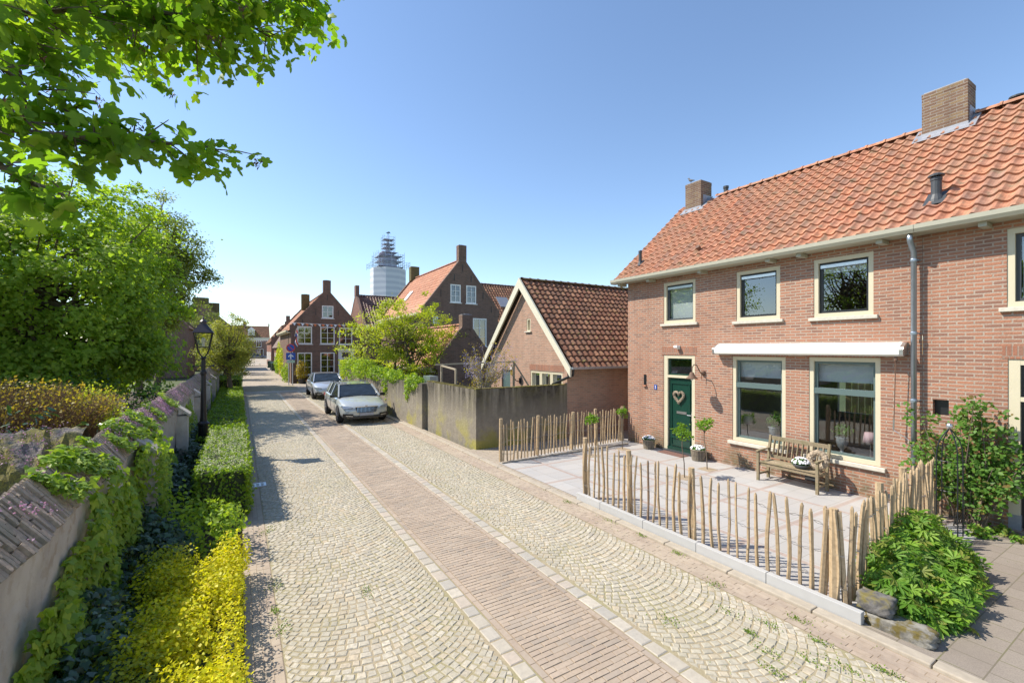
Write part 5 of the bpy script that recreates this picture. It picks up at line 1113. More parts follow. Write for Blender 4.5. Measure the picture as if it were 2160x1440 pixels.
def bin_(x, y, lab):
    t = thing('wheelie_bin', lab, 'wheelie bin', (x, y, 0), group='green wheelie bins along the far street')
    mb = MB(); mb.prism([(x - .24, y - .27, .06), (x + .24, y - .27, .06), (x + .24, y + .22, .06), (x - .24, y + .22, .06)], (0, 0, .02)); mb.add([(x-.22,y-.25,.05),(x+.22,y-.25,.05),(x+.22,y+.22,.05),(x-.22,y+.22,.05),(x-.29,y-.33,.98),(x+.29,y-.33,.98),(x+.29,y+.3,.98),(x-.29,y+.3,.98)], [(0,3,2,1),(4,5,6,7),(0,1,5,4),(1,2,6,5),(2,3,7,6),(3,0,4,7)]); mb.obj('body', M['bin'], t, bevel=.02)
    mb = MB(); mb.prism([(x-.31,y-.36,.985),(x+.31,y-.36,.985),(x+.31,y+.36,1.02),(x-.31,y+.36,1.02)], (0, 0, .07)); mb.obj('lid', M['bin'], t, bevel=.02)
    mb = MB(); mb.tube([(x - .27, y + .26, .13), (x - .21, y + .26, .13)], .12, 12); mb.tube([(x + .21, y + .26, .13), (x + .27, y + .26, .13)], .12, 12); mb.obj('wheel', M['trim'], t)
M['bin'] = plain('bin_green', (.02, .06, .035), .5)
bin_(3.95, 61.5, 'nearest of the four dark green wheelie bins on the far street'); bin_(3.85, 66.5, 'second green wheelie bin behind the nearest one'); bin_(3.95, 71.0, 'third green wheelie bin in the row on the far street'); bin_(3.95, 78, 'farthest green wheelie bin of the row on the far street')
# dutch flag and bunting
def flagobj(lab, base, tip, cols, nm='flag'):
    t = thing(nm, lab, 'flag', base); b = Vector(base); e = Vector(tip); mb = MB(); mb.tube([b, e], .03, 6); mb.obj('pole', M['white'], t)
    for k, c in enumerate(cols):
        mb = MB(); V = []; n = 8
        for i in range(n + 1):
            for j in (0, 1):
                f = i / n; o = e + (b - e) * (.05 + .28 * (k + j)); V.append(o + Vector((.10 * sin(f * 7) + f * .10, .12 * cos(f * 6 + k), -f * 1.25 + .1 * f * k)))
        mb.add(V, [(2*i, 2*i+1, 2*i+3, 2*i+2) for i in range(n)]); mb.obj('cloth_stripe', M[c], t, smooth=True)
M['fred'] = plain('flag_red', (.6, .05, .05), .8); M['forange'] = plain('bunting_orange', (.8, .2, .05), .8)
flagobj('red white and blue flag hanging from the corner house above the street signs', (4.0, 41.9, 4.0), (4.05, 41.0, 4.6), ['fred', 'swhite', 'sblue'])
flagobj('small red and white flag on the far house at the end of the street', (1.6, 163.5, 5.2), (1.0, 161.5, 6.2), ['fred', 'swhite', 'fred'])
t = thing('bunting', 'string of orange and white bunting stretched across the front of the corner house', 'bunting', (6, 41.5, 5)); mb = MB(); pts = [Vector((3.6 + i * .32, 41.6 - i * .03, 5.02 + .0008 * (i - 11) ** 2)) for i in range(24)]; mb.tube(pts, .012, 4); mb.obj('string', M['swhite'], t)
for q, mm_ in ((0, 'forange'), (1, 'swhite')):
    mb = MB()
    for i in range(1, 23):
        if i % 2 == q: p = pts[i]; a = random.uniform(-.12, .12); mb.add([p + Vector((-.13, 0, 0)), p + Vector((.13, 0, -.02)), p + Vector((a + .1, a, -.25))], [(0, 1, 2)])
    mb.obj('pennants', M[mm_], t)
t = thing('bunting', 'faint string of small pennants across the far end of the street', 'bunting', (5, 140, 5)); mb = MB(); pts = [Vector((-1 + i * .5, 140, 5.6 - .02 * (20 - abs(i - 9)))) for i in range(19)]; mb.tube(pts, .03, 3); mb.obj('string', M['swhite'], t)
mb = MB()
for i in range(19): p = pts[i]; mb.add([p + Vector((-.15, 0, 0)), p + Vector((.15, 0, 0)), p + Vector((0, 0, -.45))], [(0, 1, 2)])
mb.obj('pennants', M['swhite'], t)
# street lamp
LX, LY = -.82, 14.5; sl2 = thing('street_lamp', 'old fashioned black street lamp with glass lantern standing between wall and hedge', 'street lamp', (LX, LY, 0))
M['lblack'] = plain('lamp_iron', (.02, .018, .02), .4, .4); M['lcopper'] = plain('lantern_roof', (.05, .042, .05), .4, .3)
mb = MB(); mb.lathe((LX, LY, 0), [(.15, 0), (.15, .5), (.12, .56), (.12, .86), (.14, .88), (.14, .93), (.085, .98), (.07, 1.2), (.058, 2.2), (.075, 2.24), (.075, 2.3), (.05, 2.34), (.05, 2.62), (.075, 2.66), (.06, 2.7)], 16); mb.obj('post', M['lblack'], sl2, smooth=False)
mb = MB(); mb.bar((LX - .2, LY, 2.44), (LX + .2, LY, 2.44), .03); mb.lathe((LX - .22, LY, 2.42), [(.02, 0), (.03, .02), (.02, .05)], 8); mb.lathe((LX + .22, LY, 2.42), [(.02, 0), (.03, .02), (.02, .05)], 8)
for a in range(4):
    x = cos(pi/4 + a*pi/2); y = sin(pi/4 + a*pi/2); mb.tube([(LX, LY, 2.66), (LX + x * .13, LY + y * .13, 2.78), (LX + x * .2, LY + y * .2, 2.95)], .014, 6)
mb.obj('lamp_arms', M['lblack'], sl2)
def sq(h, z): return [(LX + sx_ * h, LY + sy_ * h, z) for sx_, sy_ in ((-1,-1),(1,-1),(1,1),(-1,1))]
mb = MB(); lo, hi = sq(.13, 2.95), sq(.205, 3.34)
for i in range(4): mb.bar(lo[i], hi[i], .028); mb.bar(lo[i], lo[(i+1) % 4], .03); mb.bar(hi[i], hi[(i+1) % 4], .03)
mb.obj('lantern_frame', M['lblack'], sl2); mb = MB(); lo, hi = sq(.125, 2.96), sq(.198, 3.33); mb.add(lo + hi, [(i, (i+1) % 4, (i+1) % 4 + 4, i + 4) for i in range(4)]); mb.obj('lantern_glass', M['glass_lamp'], sl2)
mb = MB(); lo, hi = sq(.24, 3.34), sq(.08, 3.56); mb.add(lo + hi, [(3,2,1,0),(4,5,6,7)] + [(i, (i+1) % 4, (i+1) % 4 + 4, i + 4) for i in range(4)]); mb.lathe((LX, LY, 3.56), [(.07, 0), (.07, .06), (.09, .07), (.05, .12), (.02, .14), (.03, .17), (.01, .2)], 10); mb.obj('lantern_roof', M['lcopper'], sl2)
mb = MB(); mb.lathe((LX, LY, 2.97), [(.03, 0), (.03, .1), (.045, .12), (.045, .2), (.02, .24)], 10); mb.obj('bulb', M['bulb'], sl2)
# ================================================================ LEFT GARDEN WALL
GX = -1.26; CR = -1.49
M['render'] = NT('old_lime_render'); _t = M['render']
_c = _t.mix(_t.noise(2.5, 7, rough=.7), (.32, .275, .235), (.47, .43, .38)); _c = _t.mix(_t.ramp(_t.noise(7, 6), [(.52, (0,)*3), (.62, (.7,)*3)]), _c, (.30, .24, .18)); _c = _t.mix(_t.ramp(_t.noise(1.2, 3), [(.5, (0,)*3), (.7, (.5,)*3)]), _c, (.66, .62, .55))
_t.base(_c); _t.b.inputs['Roughness'].default_value = .95; _t.bump(_t.noise(9, 7), .8, .025); M['render'] = _t.m
M['coping'] = islands('coping_brick', [(.42, .335, .25), (.50, .41, .31), (.35, .285, .21), (.46, .355, .26), (.29, .245, .185)], .95, 30, .6, .8, .5, blot=((.20, .19, .14), 5, .5, .8), big=((.42, .34, .28), 1.1, .4))
M['bedmortar'] = plain('bed_mortar', (.13, .11, .085), .95, var=.4, scale=20)
gw = thing('garden_wall', 'long old garden wall with sloping brick coping and crumbling render on the left', 'wall', (-1.5, 20, 0))
def wav(y): return .018 * sin(y * .9) + .012 * sin(y * 2.3 + 1) + .008 * sin(y * 5.1)
mb = MB(); n = 150; y0, y1 = 1.5, 41.0
for i in range(n + 1):
    y = y0 + (y1 - y0) * i / n; wz = wav(y)
    for k in range(6): mb.v.append((GX + .02 * sin(y * 1.7 + k) + random.uniform(-.006, .006), y, -.05 + (1.58 + wz) * k / 5))
    mb.v.append((-1.72, y, 1.53 + wz)); mb.v.append((-1.72, y, -.05))
for i in range(n):
    for k in range(7): a = i * 8 + k; mb.f.append((a, a + 8, a + 9, a + 1)); mb.m.append(0)
mb.obj('wall', M['render'], gw, smooth=False)
mb = MB(); y = y0
while y < y1:
    P = random.uniform(.044, .060); wz = wav(y)
    for side in (1, -1):
        x_lo = GX + .03 if side > 0 else -1.75; x_hi = CR; zl, zh = 1.50 + wz, 1.84 + wz; nb = 2; s0 = random.uniform(-.06, .05)
        cuts = sorted([0, min(max(.5 + s0 * 3, .2), .8), 1]) if random.random() < .6 else sorted([0, random.uniform(.2, .4), random.uniform(.55, .8), 1])
        for c0, c1 in zip(cuts[:-1], cuts[1:]):
            r = random.uniform(-.016, .012); a = Vector((x_lo + (x_hi - x_lo) * c0, y, zl + (zh - zl) * c0)); b = Vector((x_lo + (x_hi - x_lo) * c1, y, zl + (zh - zl) * c1))
            d = (b - a); nrm = Vector((-d.z, 0, d.x)).normalized(); nrm = nrm if nrm.z > 0 else -nrm; cen_ = (a + b) / 2 + Vector((0, P/2, 0)) + nrm * (r - .015)
            if c0 == 0: cen_ -= d.normalized() * random.uniform(-.012, .012)
            mb.obox(cen_, d * .485, Vector((random.uniform(-.002, .002), P * .40 + random.uniform(-.004, .002), 0)), nrm * .035)
    y += P
mb.obj('brick_coping', M['coping'], gw, uv=False)
mb = MB()
for i in range(n + 1):
    y = y0 + (y1 - y0) * i / n; wz = wav(y)
    for (x, z) in ((GX + .01, 1.475), (CR, 1.81), (-1.73, 1.48)): mb.v.append((x, y, z + wz))
for i in range(n):
    for k in range(2): a = i * 3 + k; mb.f.append((a, a + 1, a + 4, a + 3)); mb.m.append(0)
mb.obj('mortar_bed', M['bedmortar'], gw)
for py in (8.35, 13.1, 17.8, 22.6, 27.4, 32):
    mb = MB(); wz = wav(py); mb.box(GX + .002, py - .17, -.05, GX + .22, py + .17, 1.36 + wz); mb.prism([(GX, py - .2, 1.55 + wz), (GX + .27, py - .2, 1.34 + wz), (GX + .27, py - .2, 1.40 + wz), (GX, py - .2, 1.62 + wz)], (0, .4, 0)); mb.obj('buttress', M['render'], gw)
cwl = thing('garden_wall', 'mossy stone topped cross wall running away to the left behind the long garden wall', 'wall', (-5, 8, 0))
M['mossstone'] = islands('mossy_stone', [(.23, .20, .18), (.19, .17, .15)], .95, 9, .6, .9, .45, blot=((.24, .21, .045), 3.2, .48, .9), big=((.34, .27, .27), 2.2, .5))
mb = MB()
M['mossstone2'] = NT('rough_mossy_stone'); _t = M['mossstone2']; _c = _t.mix(_t.noise(9, 8), (.10, .09, .085), (.36, .31, .29)); _c = _t.mix(_t.ramp(_t.noise(2.6, 6), [(.40, (0,)*3), (.52, (.95,)*3)]), _c, (.22, .19, .03)); _c = _t.mix(_t.ramp(_t.noise(45, 4), [(.4, (.6,)*3), (.6, (0,)*3)]), _c, (.06, .055, .04)); _t.base(_c); _t.b.inputs['Roughness'].default_value = .95; _t.bump(_t.noise(18, 8), 1, .03); M['mossstone2'] = _t.m
nx_ = 170
for i in range(nx_ + 1):
    x = -1.75 - 9 * i / nx_
    for (yy, zz) in ((7.45, -.05), (7.45, 1.10), (7.38, 1.26), (7.44, 1.36), (7.52, 1.45), (7.62, 1.55), (7.70, 1.62), (7.8, 1.70), (7.92, 1.78), (8.02, 1.84), (8.14, 1.84), (8.25, 1.72), (8.45, 1.4), (8.45, 0)): mb.v.append((x, yy + random.uniform(-.028, .028), zz + random.uniform(-.03, .03) + .015 * sin(x * 2.1) + .012 * sin(x * 7.3 + yy * 9)))
for i in range(nx_):
    for k in range(13): a = i * 14 + k; mb.f.append((a, a + 1, a + 15, a + 14)); mb.m.append(0)
mb.obj('wall', M['mossstone2'], cwl, smooth=False)
# ================================================================ VEGETATION
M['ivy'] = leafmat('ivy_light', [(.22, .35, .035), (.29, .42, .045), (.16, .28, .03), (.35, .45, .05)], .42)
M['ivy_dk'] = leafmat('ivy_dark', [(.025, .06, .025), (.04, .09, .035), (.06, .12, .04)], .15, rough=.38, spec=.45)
M['hedge'] = leafmat('hedge_leaf', [(.20, .31, .02), (.27, .38, .03), (.12, .22, .02)], .42)
M['hedge2'] = leafmat('box_hedge_leaf', [(.17, .28, .02), (.12, .22, .02), (.2, .3, .03)], .4)
M['gold'] = leafmat('golden_spirea', [(.70, .66, .02), (.76, .74, .03), (.56, .62, .03), (.74, .60, .03), (.62, .60, .02)], .45, (1.3, 1.3, .5))
M['gold_shaded'] = leafmat('spirea_shade_green', [(.32, .38, .03), (.42, .44, .03)], .4)  # greener spirea tone, the shade beside the garden wall put into the colour
M['maple'] = leafmat('maple_leaf', [(.17, .29, .03), (.23, .36, .035), (.12, .23, .03), (.30, .40, .04)], .6, (1.45, 1.6, .5))
M['tree1'] = leafmat('tree_leaf', [(.25, .37, .045), (.32, .43, .055), (.19, .30, .035), (.38, .47, .06)], .57, (1.4, 1.5, .5))
M['tree2'] = leafmat('far_tree_leaf', [(.20, .26, .05), (.25, .30, .07), (.16, .22, .05)], .5)
M['sttree'] = leafmat('street_tree_leaf', [(.34, .35, .06), (.27, .31, .055), (.40, .38, .08), (.22, .26, .06)], .48)
M['cherry'] = leafmat('spring_leaf', [(.40, .46, .03), (.46, .50, .04), (.30, .39, .03)], .52)
M['laurel'] = leafmat('laurel_leaf', [(.05, .12, .03), (.09, .18, .05), (.04, .1, .03)], .15, rough=.2, spec=.8)
M['rose'] = leafmat('rose_leaf', [(.10, .22, .03), (.14, .27, .04), (.08, .18, .03), (.12, .25, .04), (.16, .28, .04), (.09, .2, .03), (.22, .14, .05)], .35, rough=.5, spec=.3)
M['peony'] = leafmat('peony_leaf', [(.13, .28, .03), (.19, .36, .04), (.26, .42, .05), (.09, .21, .03), (.28, .30, .06)], .42)
M['privet'] = leafmat('bronze_shoots', [(.38, .33, .04), (.30, .19, .05), (.48, .42, .05), (.34, .24, .04)], .4)
M['twigbrown'] = islands('brown_twigs', [(.20, .12, .07), (.26, .16, .09), (.15, .1, .06)], .9, 20, .4, 0, .5)
M['pinkfl'] = leafmat('pink_flowers', [(.50, .30, .45), (.58, .38, .50), (.42, .26, .36)], .3, (1.2, .9, 1.1))
M['wist'] = leafmat('wisteria_flower', [(.42, .38, .58), (.5, .46, .62)], .3, (1, 1, 1.2))
M['blos'] = leafmat('cream_blossom', [(.72, .72, .55), (.65, .66, .45)], .3, (1.1, 1.1, .8))
M['seed'] = leafmat('dry_seed_cluster', [(.12, .07, .05), (.17, .1, .08)], .15)
def N(a): a = np.asarray(a, float); return a / (np.linalg.norm(a, axis=-1, keepdims=True) + 1e-9)
def boxleaves(lo, hi, n, size, shape, up=.8, out=.6, wob=.06, rand=.5):
    """leaves on the skin (top, front, sides) of a clipped hedge with a slightly uneven surface"""
    lo = np.array(lo, float); hi = np.array(hi, float); d = hi - lo
    ar = [d[0]*d[1], d[0]*d[2], d[0]*d[2], d[1]*d[2], d[1]*d[2]]; idx = rng.choice(5, n, p=np.array(ar) / sum(ar)); u = rng.uniform(0, 1, (n, 3)); P = lo + u * d; Nn = np.zeros((n, 3))
    for k, (ax, sd_, v) in enumerate(((2, 1, 1), (1, 0, -1), (1, 1, 1), (0, 0, -1), (0, 1, 1))):
        m = idx == k; P[m, ax] = (hi if sd_ else lo)[ax]; Nn[m, ax] = v
    P += rng.normal(0, wob * .4, (n, 3)); w_ = wob * (np.sin(P[:, 0:1] * 7 + P[:, 1:2] * 4) + np.sin(P[:, 1:2] * 11 + P[:, 2:3] * 9)) * .5; P += Nn * w_ - Nn * rng.exponential(wob * .6, (n, 1))
    return leafpts(P, N(Nn + np.array([-.15, 0, up * .5])), size, shape, rand)
def hedge(lab, lo, hi, n, size, mat, shape=SH_D, name='hedge', core=.06, extra=None, cat='hedge'):
    t = thing(name, lab, cat, ((lo[0]+hi[0])/2, (lo[1]+hi[1])/2, 0))
    leafobj('foliage', M[mat], [boxleaves(lo, hi, n, size, shape)], t)
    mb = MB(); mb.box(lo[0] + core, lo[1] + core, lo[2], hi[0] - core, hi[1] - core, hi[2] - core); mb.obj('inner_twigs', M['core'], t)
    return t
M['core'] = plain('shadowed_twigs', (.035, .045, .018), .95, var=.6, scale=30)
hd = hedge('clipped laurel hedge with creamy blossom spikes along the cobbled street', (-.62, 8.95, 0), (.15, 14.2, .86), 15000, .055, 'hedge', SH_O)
P = np.stack([rng.uniform(-.6, .14, 420), rng.uniform(9.0, 13.2, 420) , np.full(420, .88)], 1); V, F, b = [], [], 0
Q = np.repeat(P, 7, 0) + np.stack([rng.normal(0, .01, 2940), rng.normal(0, .01, 2940), rng.uniform(-.02, .075, 2940)], 1); leafobj('blossoms', M['blos'], [leafpts(Q, unit(2940), .022, SH_D, 1)], hd)
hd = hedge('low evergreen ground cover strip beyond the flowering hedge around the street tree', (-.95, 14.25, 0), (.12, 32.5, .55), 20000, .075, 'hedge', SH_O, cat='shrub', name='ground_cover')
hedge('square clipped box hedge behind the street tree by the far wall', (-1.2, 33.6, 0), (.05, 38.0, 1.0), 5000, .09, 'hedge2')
t = thing('bush', 'loose bright green bush in front of the near end of the flowering hedge', 'bush', (-.3, 7.9, 0))
def blob(c, r, n, size, shape, shell=.5, rand=.7, up=.4):
    u = unit(n); rr = rng.uniform(shell, 1, n) ** .7; k = 1 + .18 * np.sin(u[:, 0] * 6 + c[0] * 3) * np.cos(u[:, 1] * 5 + c[1]) ; P = np.array(c) + u * np.array(r) * (rr * k)[:, None]; P = P[P[:, 2] > .01]; u = (P - np.array(c)); return leafpts(P, N(N(u) + np.array([0, 0, up])), size, shape, rand)
leafobj('foliage', M['ivy'], [blob((-.35, 7.9, .30), (.42, .8, .38), 900, .06, SH_O), blob((-.12, 7.5, .42), (.22, .4, .28), 330, .055, SH_O), blob((-.75, 8.2, .4), (.35, .6, .45), 500, .06, SH_O)], t)
t = thing('spirea_shrub', 'golden yellow spirea shrubs filling the bed at the near left corner of the street', 'shrub', (-.4, 4.8, 0))
ps = []
for k in range(42):
    cx = rng.uniform(-.8, -.05); cy = rng.uniform(2.4, 6.75); ps.append(blob((cx, cy, .18 + .06 * (k % 3)), (.24, .3, .34), 900, .038, SH_D, .5, .6, .6))
for k in range(14): ps.append(blob((-.08, 2.7 + k * .30, .22), (.14, .2, .30), 420, .034, SH_D, .5, .6, .6))
leafobj('foliage', M['gold'], ps, t)
ps = []
for k in range(22): ps.append(blob((rng.uniform(-1.05, -.6), rng.uniform(2.6, 6.8), .24), (.26, .36, .36), 700, .038, SH_D, .5, .6, .6))
leafobj('shade_green_foliage', M['gold_shaded'], ps, t); mb = MB(); mb.box(-.9, 2.4, 0, -.04, 6.7, .2); mb.obj('inner_twigs', M['core'], t)
# ivy
def ivy_pts(n, yr, zf, thick=.09):
    y = rng.uniform(*yr, n); zt = zf(y); z = rng.uniform(0, 1, n) * zt; x = GX + .02 + thick * rng.uniform(.2, 1, n) * (.6 + .4 * np.sin(y * 5 + z * 4)); return np.stack([x, y, z], 1)[zt > .05]
iv = thing('ivy', 'bright green ivy climbing over the near face of the long garden wall', 'climber', (-1.2, 6.5, 0))
def prof_ivy(y):
    knots = np.array([(2.0, .3), (3.6, .5), (4.0, .75), (4.4, 1.0), (5.0, 1.05), (5.4, 1.3), (5.8, 1.5), (6.6, 1.56), (6.9, 1.3), (7.3, 1.1), (7.7, 1.35), (8.0, 1.6), (9.3, 1.6), (9.8, 1.3), (10.4, .9), (11.5, .8), (13, .5)])
    return np.interp(y, knots[:, 0], knots[:, 1]) + .07 * np.sin(y * 9)
P = ivy_pts(8400, (2.2, 11.5), prof_ivy, .17); parts = [leafpts(P, N(np.array([1, -.25, .45]) + np.zeros_like(P)), .082, SH_I, .42, (0, 0, -1))]
pb = np.stack([rng.uniform(GX + .1, GX + .36, 900), rng.uniform(8.1, 8.75, 900), rng.uniform(.0, 1.55, 900)], 1); parts.append(leafpts(pb, N(np.array([.8, -.6, .35]) + np.zeros_like(pb)), .062, SH_I, .4, (0, 0, -1)))
for (ya, yb, m_) in ((5.2, 6.85, 1100), (7.4, 9.7, 1200), (10.3, 10.9, 180), (12.2, 13.0, 200)):     # lapping over the coping
    y = rng.uniform(ya, yb, m_); s = rng.uniform(0, 1, m_) ** .8; x = GX + .07 + (CR - GX - .1) * s; z = 1.52 + .33 * s + .03 + rng.uniform(0, .08, m_); keep = np.sin(y * 6 + s * 4) > -.55; Pq = np.stack([x, y, z], 1)[keep]
    parts.append(leafpts(Pq, N(np.array([.5, -.1, 1]) + np.zeros_like(Pq)), .068, SH_I, .4, (.6, -.3, -.2)))
leafobj('foliage', M['ivy'], parts, iv)
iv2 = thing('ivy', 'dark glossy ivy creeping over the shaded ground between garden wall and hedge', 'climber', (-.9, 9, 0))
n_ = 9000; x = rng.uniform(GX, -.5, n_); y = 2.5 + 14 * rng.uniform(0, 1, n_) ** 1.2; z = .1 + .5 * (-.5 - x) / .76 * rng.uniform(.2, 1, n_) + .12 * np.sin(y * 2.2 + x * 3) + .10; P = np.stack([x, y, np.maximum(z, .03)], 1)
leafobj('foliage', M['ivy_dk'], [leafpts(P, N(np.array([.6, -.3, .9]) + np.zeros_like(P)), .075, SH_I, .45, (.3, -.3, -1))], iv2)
iv3 = thing('ivy', 'thinner ivy climbing the far part of the garden wall behind the street lamp', 'climber', (-1.2, 20, 0))
P = ivy_pts(5200, (13.5, 36), lambda y: 1.0 + .5 * np.sin(y * 1.3), .10); leafobj('foliage', M['ivy'], [leafpts(P, N(np.array([1, -.25, .35]) + np.zeros_like(P)), .085, SH_I, .35, (0, 0, -1))], iv3)
pf = thing('wall_flowers', 'patches of tiny pink flowers growing on the brick coping', 'flowers', (-1.4, 12, 1.6), kind='stuff')
y = np.concatenate([rng.uniform(7, 26, 2000), rng.normal(11.6, .9, 1700), rng.normal(4.9, .25, 260), rng.normal(8.9, .6, 700), rng.normal(14.5, 1.5, 700)]); s = rng.uniform(0, 1, len(y)); keep = np.sin(y * 3.1 + 2) + np.sin(y * 7.7 + s * 5) > -.2; y = y[keep]; s = s[keep]
P = np.stack([GX + .03 + (CR - GX) * s, y, 1.52 + .33 * s + wav_np(y) + rng.uniform(.0, .06, len(y))], 1) if 'wav_np' in globals() else np.stack([GX + .03 + (CR - GX) * s, y, 1.555 + .33 * s + .018 * np.sin(y * .9) + .012 * np.sin(y * 2.3 + 1) + rng.uniform(-.01, .05, len(y))], 1)
leafobj('flowers', M['pinkfl'], [leafpts(P, N(np.array([.3, 0, 1]) + np.zeros_like(P)), .022, SH_D, .8)], pf)
P = np.stack([rng.uniform(-6.5, -1.8, 2600), rng.uniform(7.5, 8.0, 2600), rng.uniform(1.55, 1.95, 2600)], 1); P[:, 2] = 1.45 + (P[:, 1] - 7.45) * .85 + rng.uniform(0, .05, 2600); P = P[np.sin(P[:, 0] * 5) + np.sin(P[:, 0] * 2.3 + 1) > .3]
o = leafobj('flowers_on_cross_wall', M['pinkfl'], [leafpts(P, unit(len(P)) + np.array([0, 0, .6]), .02, SH_D, .8)], pf)
# shrubs behind the wall
def twigbush(name, lab, c, r, nt_, leaves, lmat, size, shape=SH_D, h=None, cat='shrub', tw=.006, parts_extra=None):
    t = thing(name, lab, cat, (c[0], c[1], 0)); mb = MB(); P = []
    for k in range(nt_):
        a = random.uniform(0, 2 * pi); q = math.sqrt(random.random()); e = Vector((c[0] + cos(a) * q * r[0], c[1] + sin(a) * q * r[1], c[2] + r[2] * (1 - .4 * q * q) * random.uniform(.75, 1.05))); b = Vector((c[0] + cos(a) * q * r[0] * .55, c[1] + sin(a) * q * r[1] * .55, c[2] - r[2] * .4))
        m_ = (b + e) / 2 + Vector((random.uniform(-.1, .1), random.uniform(-.1, .1), 0)); mb.tube([b, m_, e], [tw, tw * .7, tw * .35], 3, cap=False)
        for _ in range(3): f = random.uniform(.4, .9); s0 = b.lerp(e, f); mb.tube([s0, s0 + Vector((random.uniform(-.18, .18), random.uniform(-.18, .18), random.uniform(.05, .25)))], [tw * .5, tw * .25], 3, cap=False)
        for _ in range(leaves): f = random.uniform(.55, 1.03); P.append(b.lerp(e, f) + Vector((random.gauss(0, .06), random.gauss(0, .06), random.gauss(0, .05))))
    mb.obj('twigs', M['twigbrown'], t, uv=False); P = np.array([tuple(p) for p in P]); leafobj('foliage', M[lmat], [leafpts(P, unit(len(P)) + np.array([0, 0, .5]), size, shape, .5, (0, 0, .6))], t); return t
twigbush('deciduous_shrub', 'tangled brown twiggy shrub with yellow green shoots behind the cross wall', (-3.7, 10.4, 1.5), (2.0, 1.2, .95), 1100, 5, 'privet', .05)
twigbush('deciduous_shrub', 'smaller yellow green shrub beside the twiggy brown one near the long wall', (-2.3, 11.2, 1.4), (.42, .7, .8), 120, 18, 'cherry', .05, SH_O)
t = thing('laurel_bush', 'glossy laurel with long pointed leaves in front of the brown shrub on the left', 'bush', (-3.4, 9.0, 0)); mb = MB(); P = []
for k in range(34):
    b = Vector((random.uniform(-5.0, -2.3), random.uniform(8.7, 9.2), 1.2)); e = b + Vector((random.uniform(-.4, .5), random.uniform(-.3, .1), random.uniform(.45, .95))); mb.tube([b, e], [.007, .003], 4)
    for _ in range(9): P.append(b.lerp(e, random.uniform(.3, 1.05)) + Vector((random.gauss(0, .05), random.gauss(0, .05), random.gauss(0, .03))))
mb.obj('twigs', M['twigbrown'], t, uv=False); P = np.array([tuple(p) for p in P]); leafobj('foliage', M['laurel'], [leafpts(P, unit(len(P)) + np.array([0, -.2, .9]), .14, SH_L, .5)], t)
t = thing('undergrowth', 'dark shaded undergrowth below the big green tree', 'shrubs', (-6, 20, 0), kind='stuff'); ps = []
for k in range(34): ps.append(blob((rng.uniform(-11, -2.1), rng.uniform(13, 23), rng.uniform(.4, 1.0)), (rng.uniform(.8, 1.6), rng.uniform(.8, 1.4), rng.uniform(.7, 1.3)), 620, .11, SH_D, .6))
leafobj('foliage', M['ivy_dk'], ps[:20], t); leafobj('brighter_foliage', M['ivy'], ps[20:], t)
# ---------------- trees
def tree(lab, base, c, r, ncl, per, size, mat, shape=SH_D, sig=.3, tr=.14, stems=1, name='broadleaf_tree', shell=.45, limb_r=.05, zmin=None, fork=.35, group=None, up=.5, keep=1.0, cut=None, twig=True):
    t = thing(name, lab, 'tree', base, group=group); c = np.array(c, float); r = np.array(r, float); u = unit(ncl); q = rng.uniform(shell ** 3, 1, ncl) ** (1/3)
    k = 1 + .16 * np.sin(u[:, 0] * 5 + c[0]) + .13 * np.sin(u[:, 1] * 7 + u[:, 2] * 6 + c[1]) + .08 * np.sin(u[:, 2] * 13 + u[:, 0] * 9)
    C_ = c + u * r * (q * k)[:, None]
    if zmin: C_ = C_[C_[:, 2] > zmin]
    mb = MB(); b = Vector(base); forks = []
    for s in range(stems):
        a = 2 * pi * s / stems + .5; off = Vector((cos(a), sin(a), 0)) * (tr * 1.6 if stems > 1 else 0); f = Vector((c[0], c[1], b.z + (c[2] - b.z) * (fork + .5 * random.random() * (stems > 1)))) + Vector((cos(a) * r[0] * .22, sin(a) * r[1] * .22, 0)) * (stems > 1)
        top = Vector((c[0] + off.x * 3 + random.uniform(-.2, .2) * r[0], c[1] + off.y * 3, c[2] + r[2] * .5)); rr = tr * (1 if stems == 1 else .6)
        mb.tube([b + off + Vector((0, 0, -.1)), b.lerp(f, .5) + off + Vector((random.uniform(-.05, .05), 0, 0)), f, f.lerp(top, .5), top], [rr * 1.25, rr, rr * .85, rr * .5, rr * .2], 9); forks.append((f, top, rr))
    idx = list(range(len(C_))); random.shuffle(idx)
    for i in idx[:(140 if twig else 40)]:
        f, top, rr = random.choice(forks); s = f.lerp(top, random.uniform(0, .75)); e = Vector(C_[i]); m_ = s.lerp(e, .5) + Vector((0, 0, -.06 * (e - s).length)) + Vector((random.gauss(0, .05), random.gauss(0, .05), 0)) * (e - s).length; w0 = limb_r * min(1, (e - s).length / (r[0] + .01)); mb.tube([s, m_, e], [w0, w0 * .6, w0 * .2], 5, cap=False)
    mb.obj('trunk', M['bark'], t, uv=False)
    n = len(C_) * per; ci = np.repeat(np.arange(len(C_)), per); off = rng.normal(0, 1, (n, 3)) * sig * np.array([1, 1, .62]) * rng.uniform(.5, 1.35, len(C_))[ci][:, None]; P = C_[ci] + off
    if cut is not None: P = P[cut(P)]; 
    P = P[P[:, 2] > (zmin or .1) - .3]
    out = N(P - c); leafobj('crown', M[mat], [leafpts(P, N(out * .5 + np.array([0, 0, up])), size, shape, .55)], t)
    return t
tree('very large bright green tree with many stems filling the left edge behind the wall', (-6.9, 24.5, 0), (-6.9, 24.5, 4.6), (5.0, 4.2, 4.9), 620, 120, .15, 'tree1', SH_I, .36, .30, 4, zmin=.9, fork=.3, limb_r=.09, shell=.5)
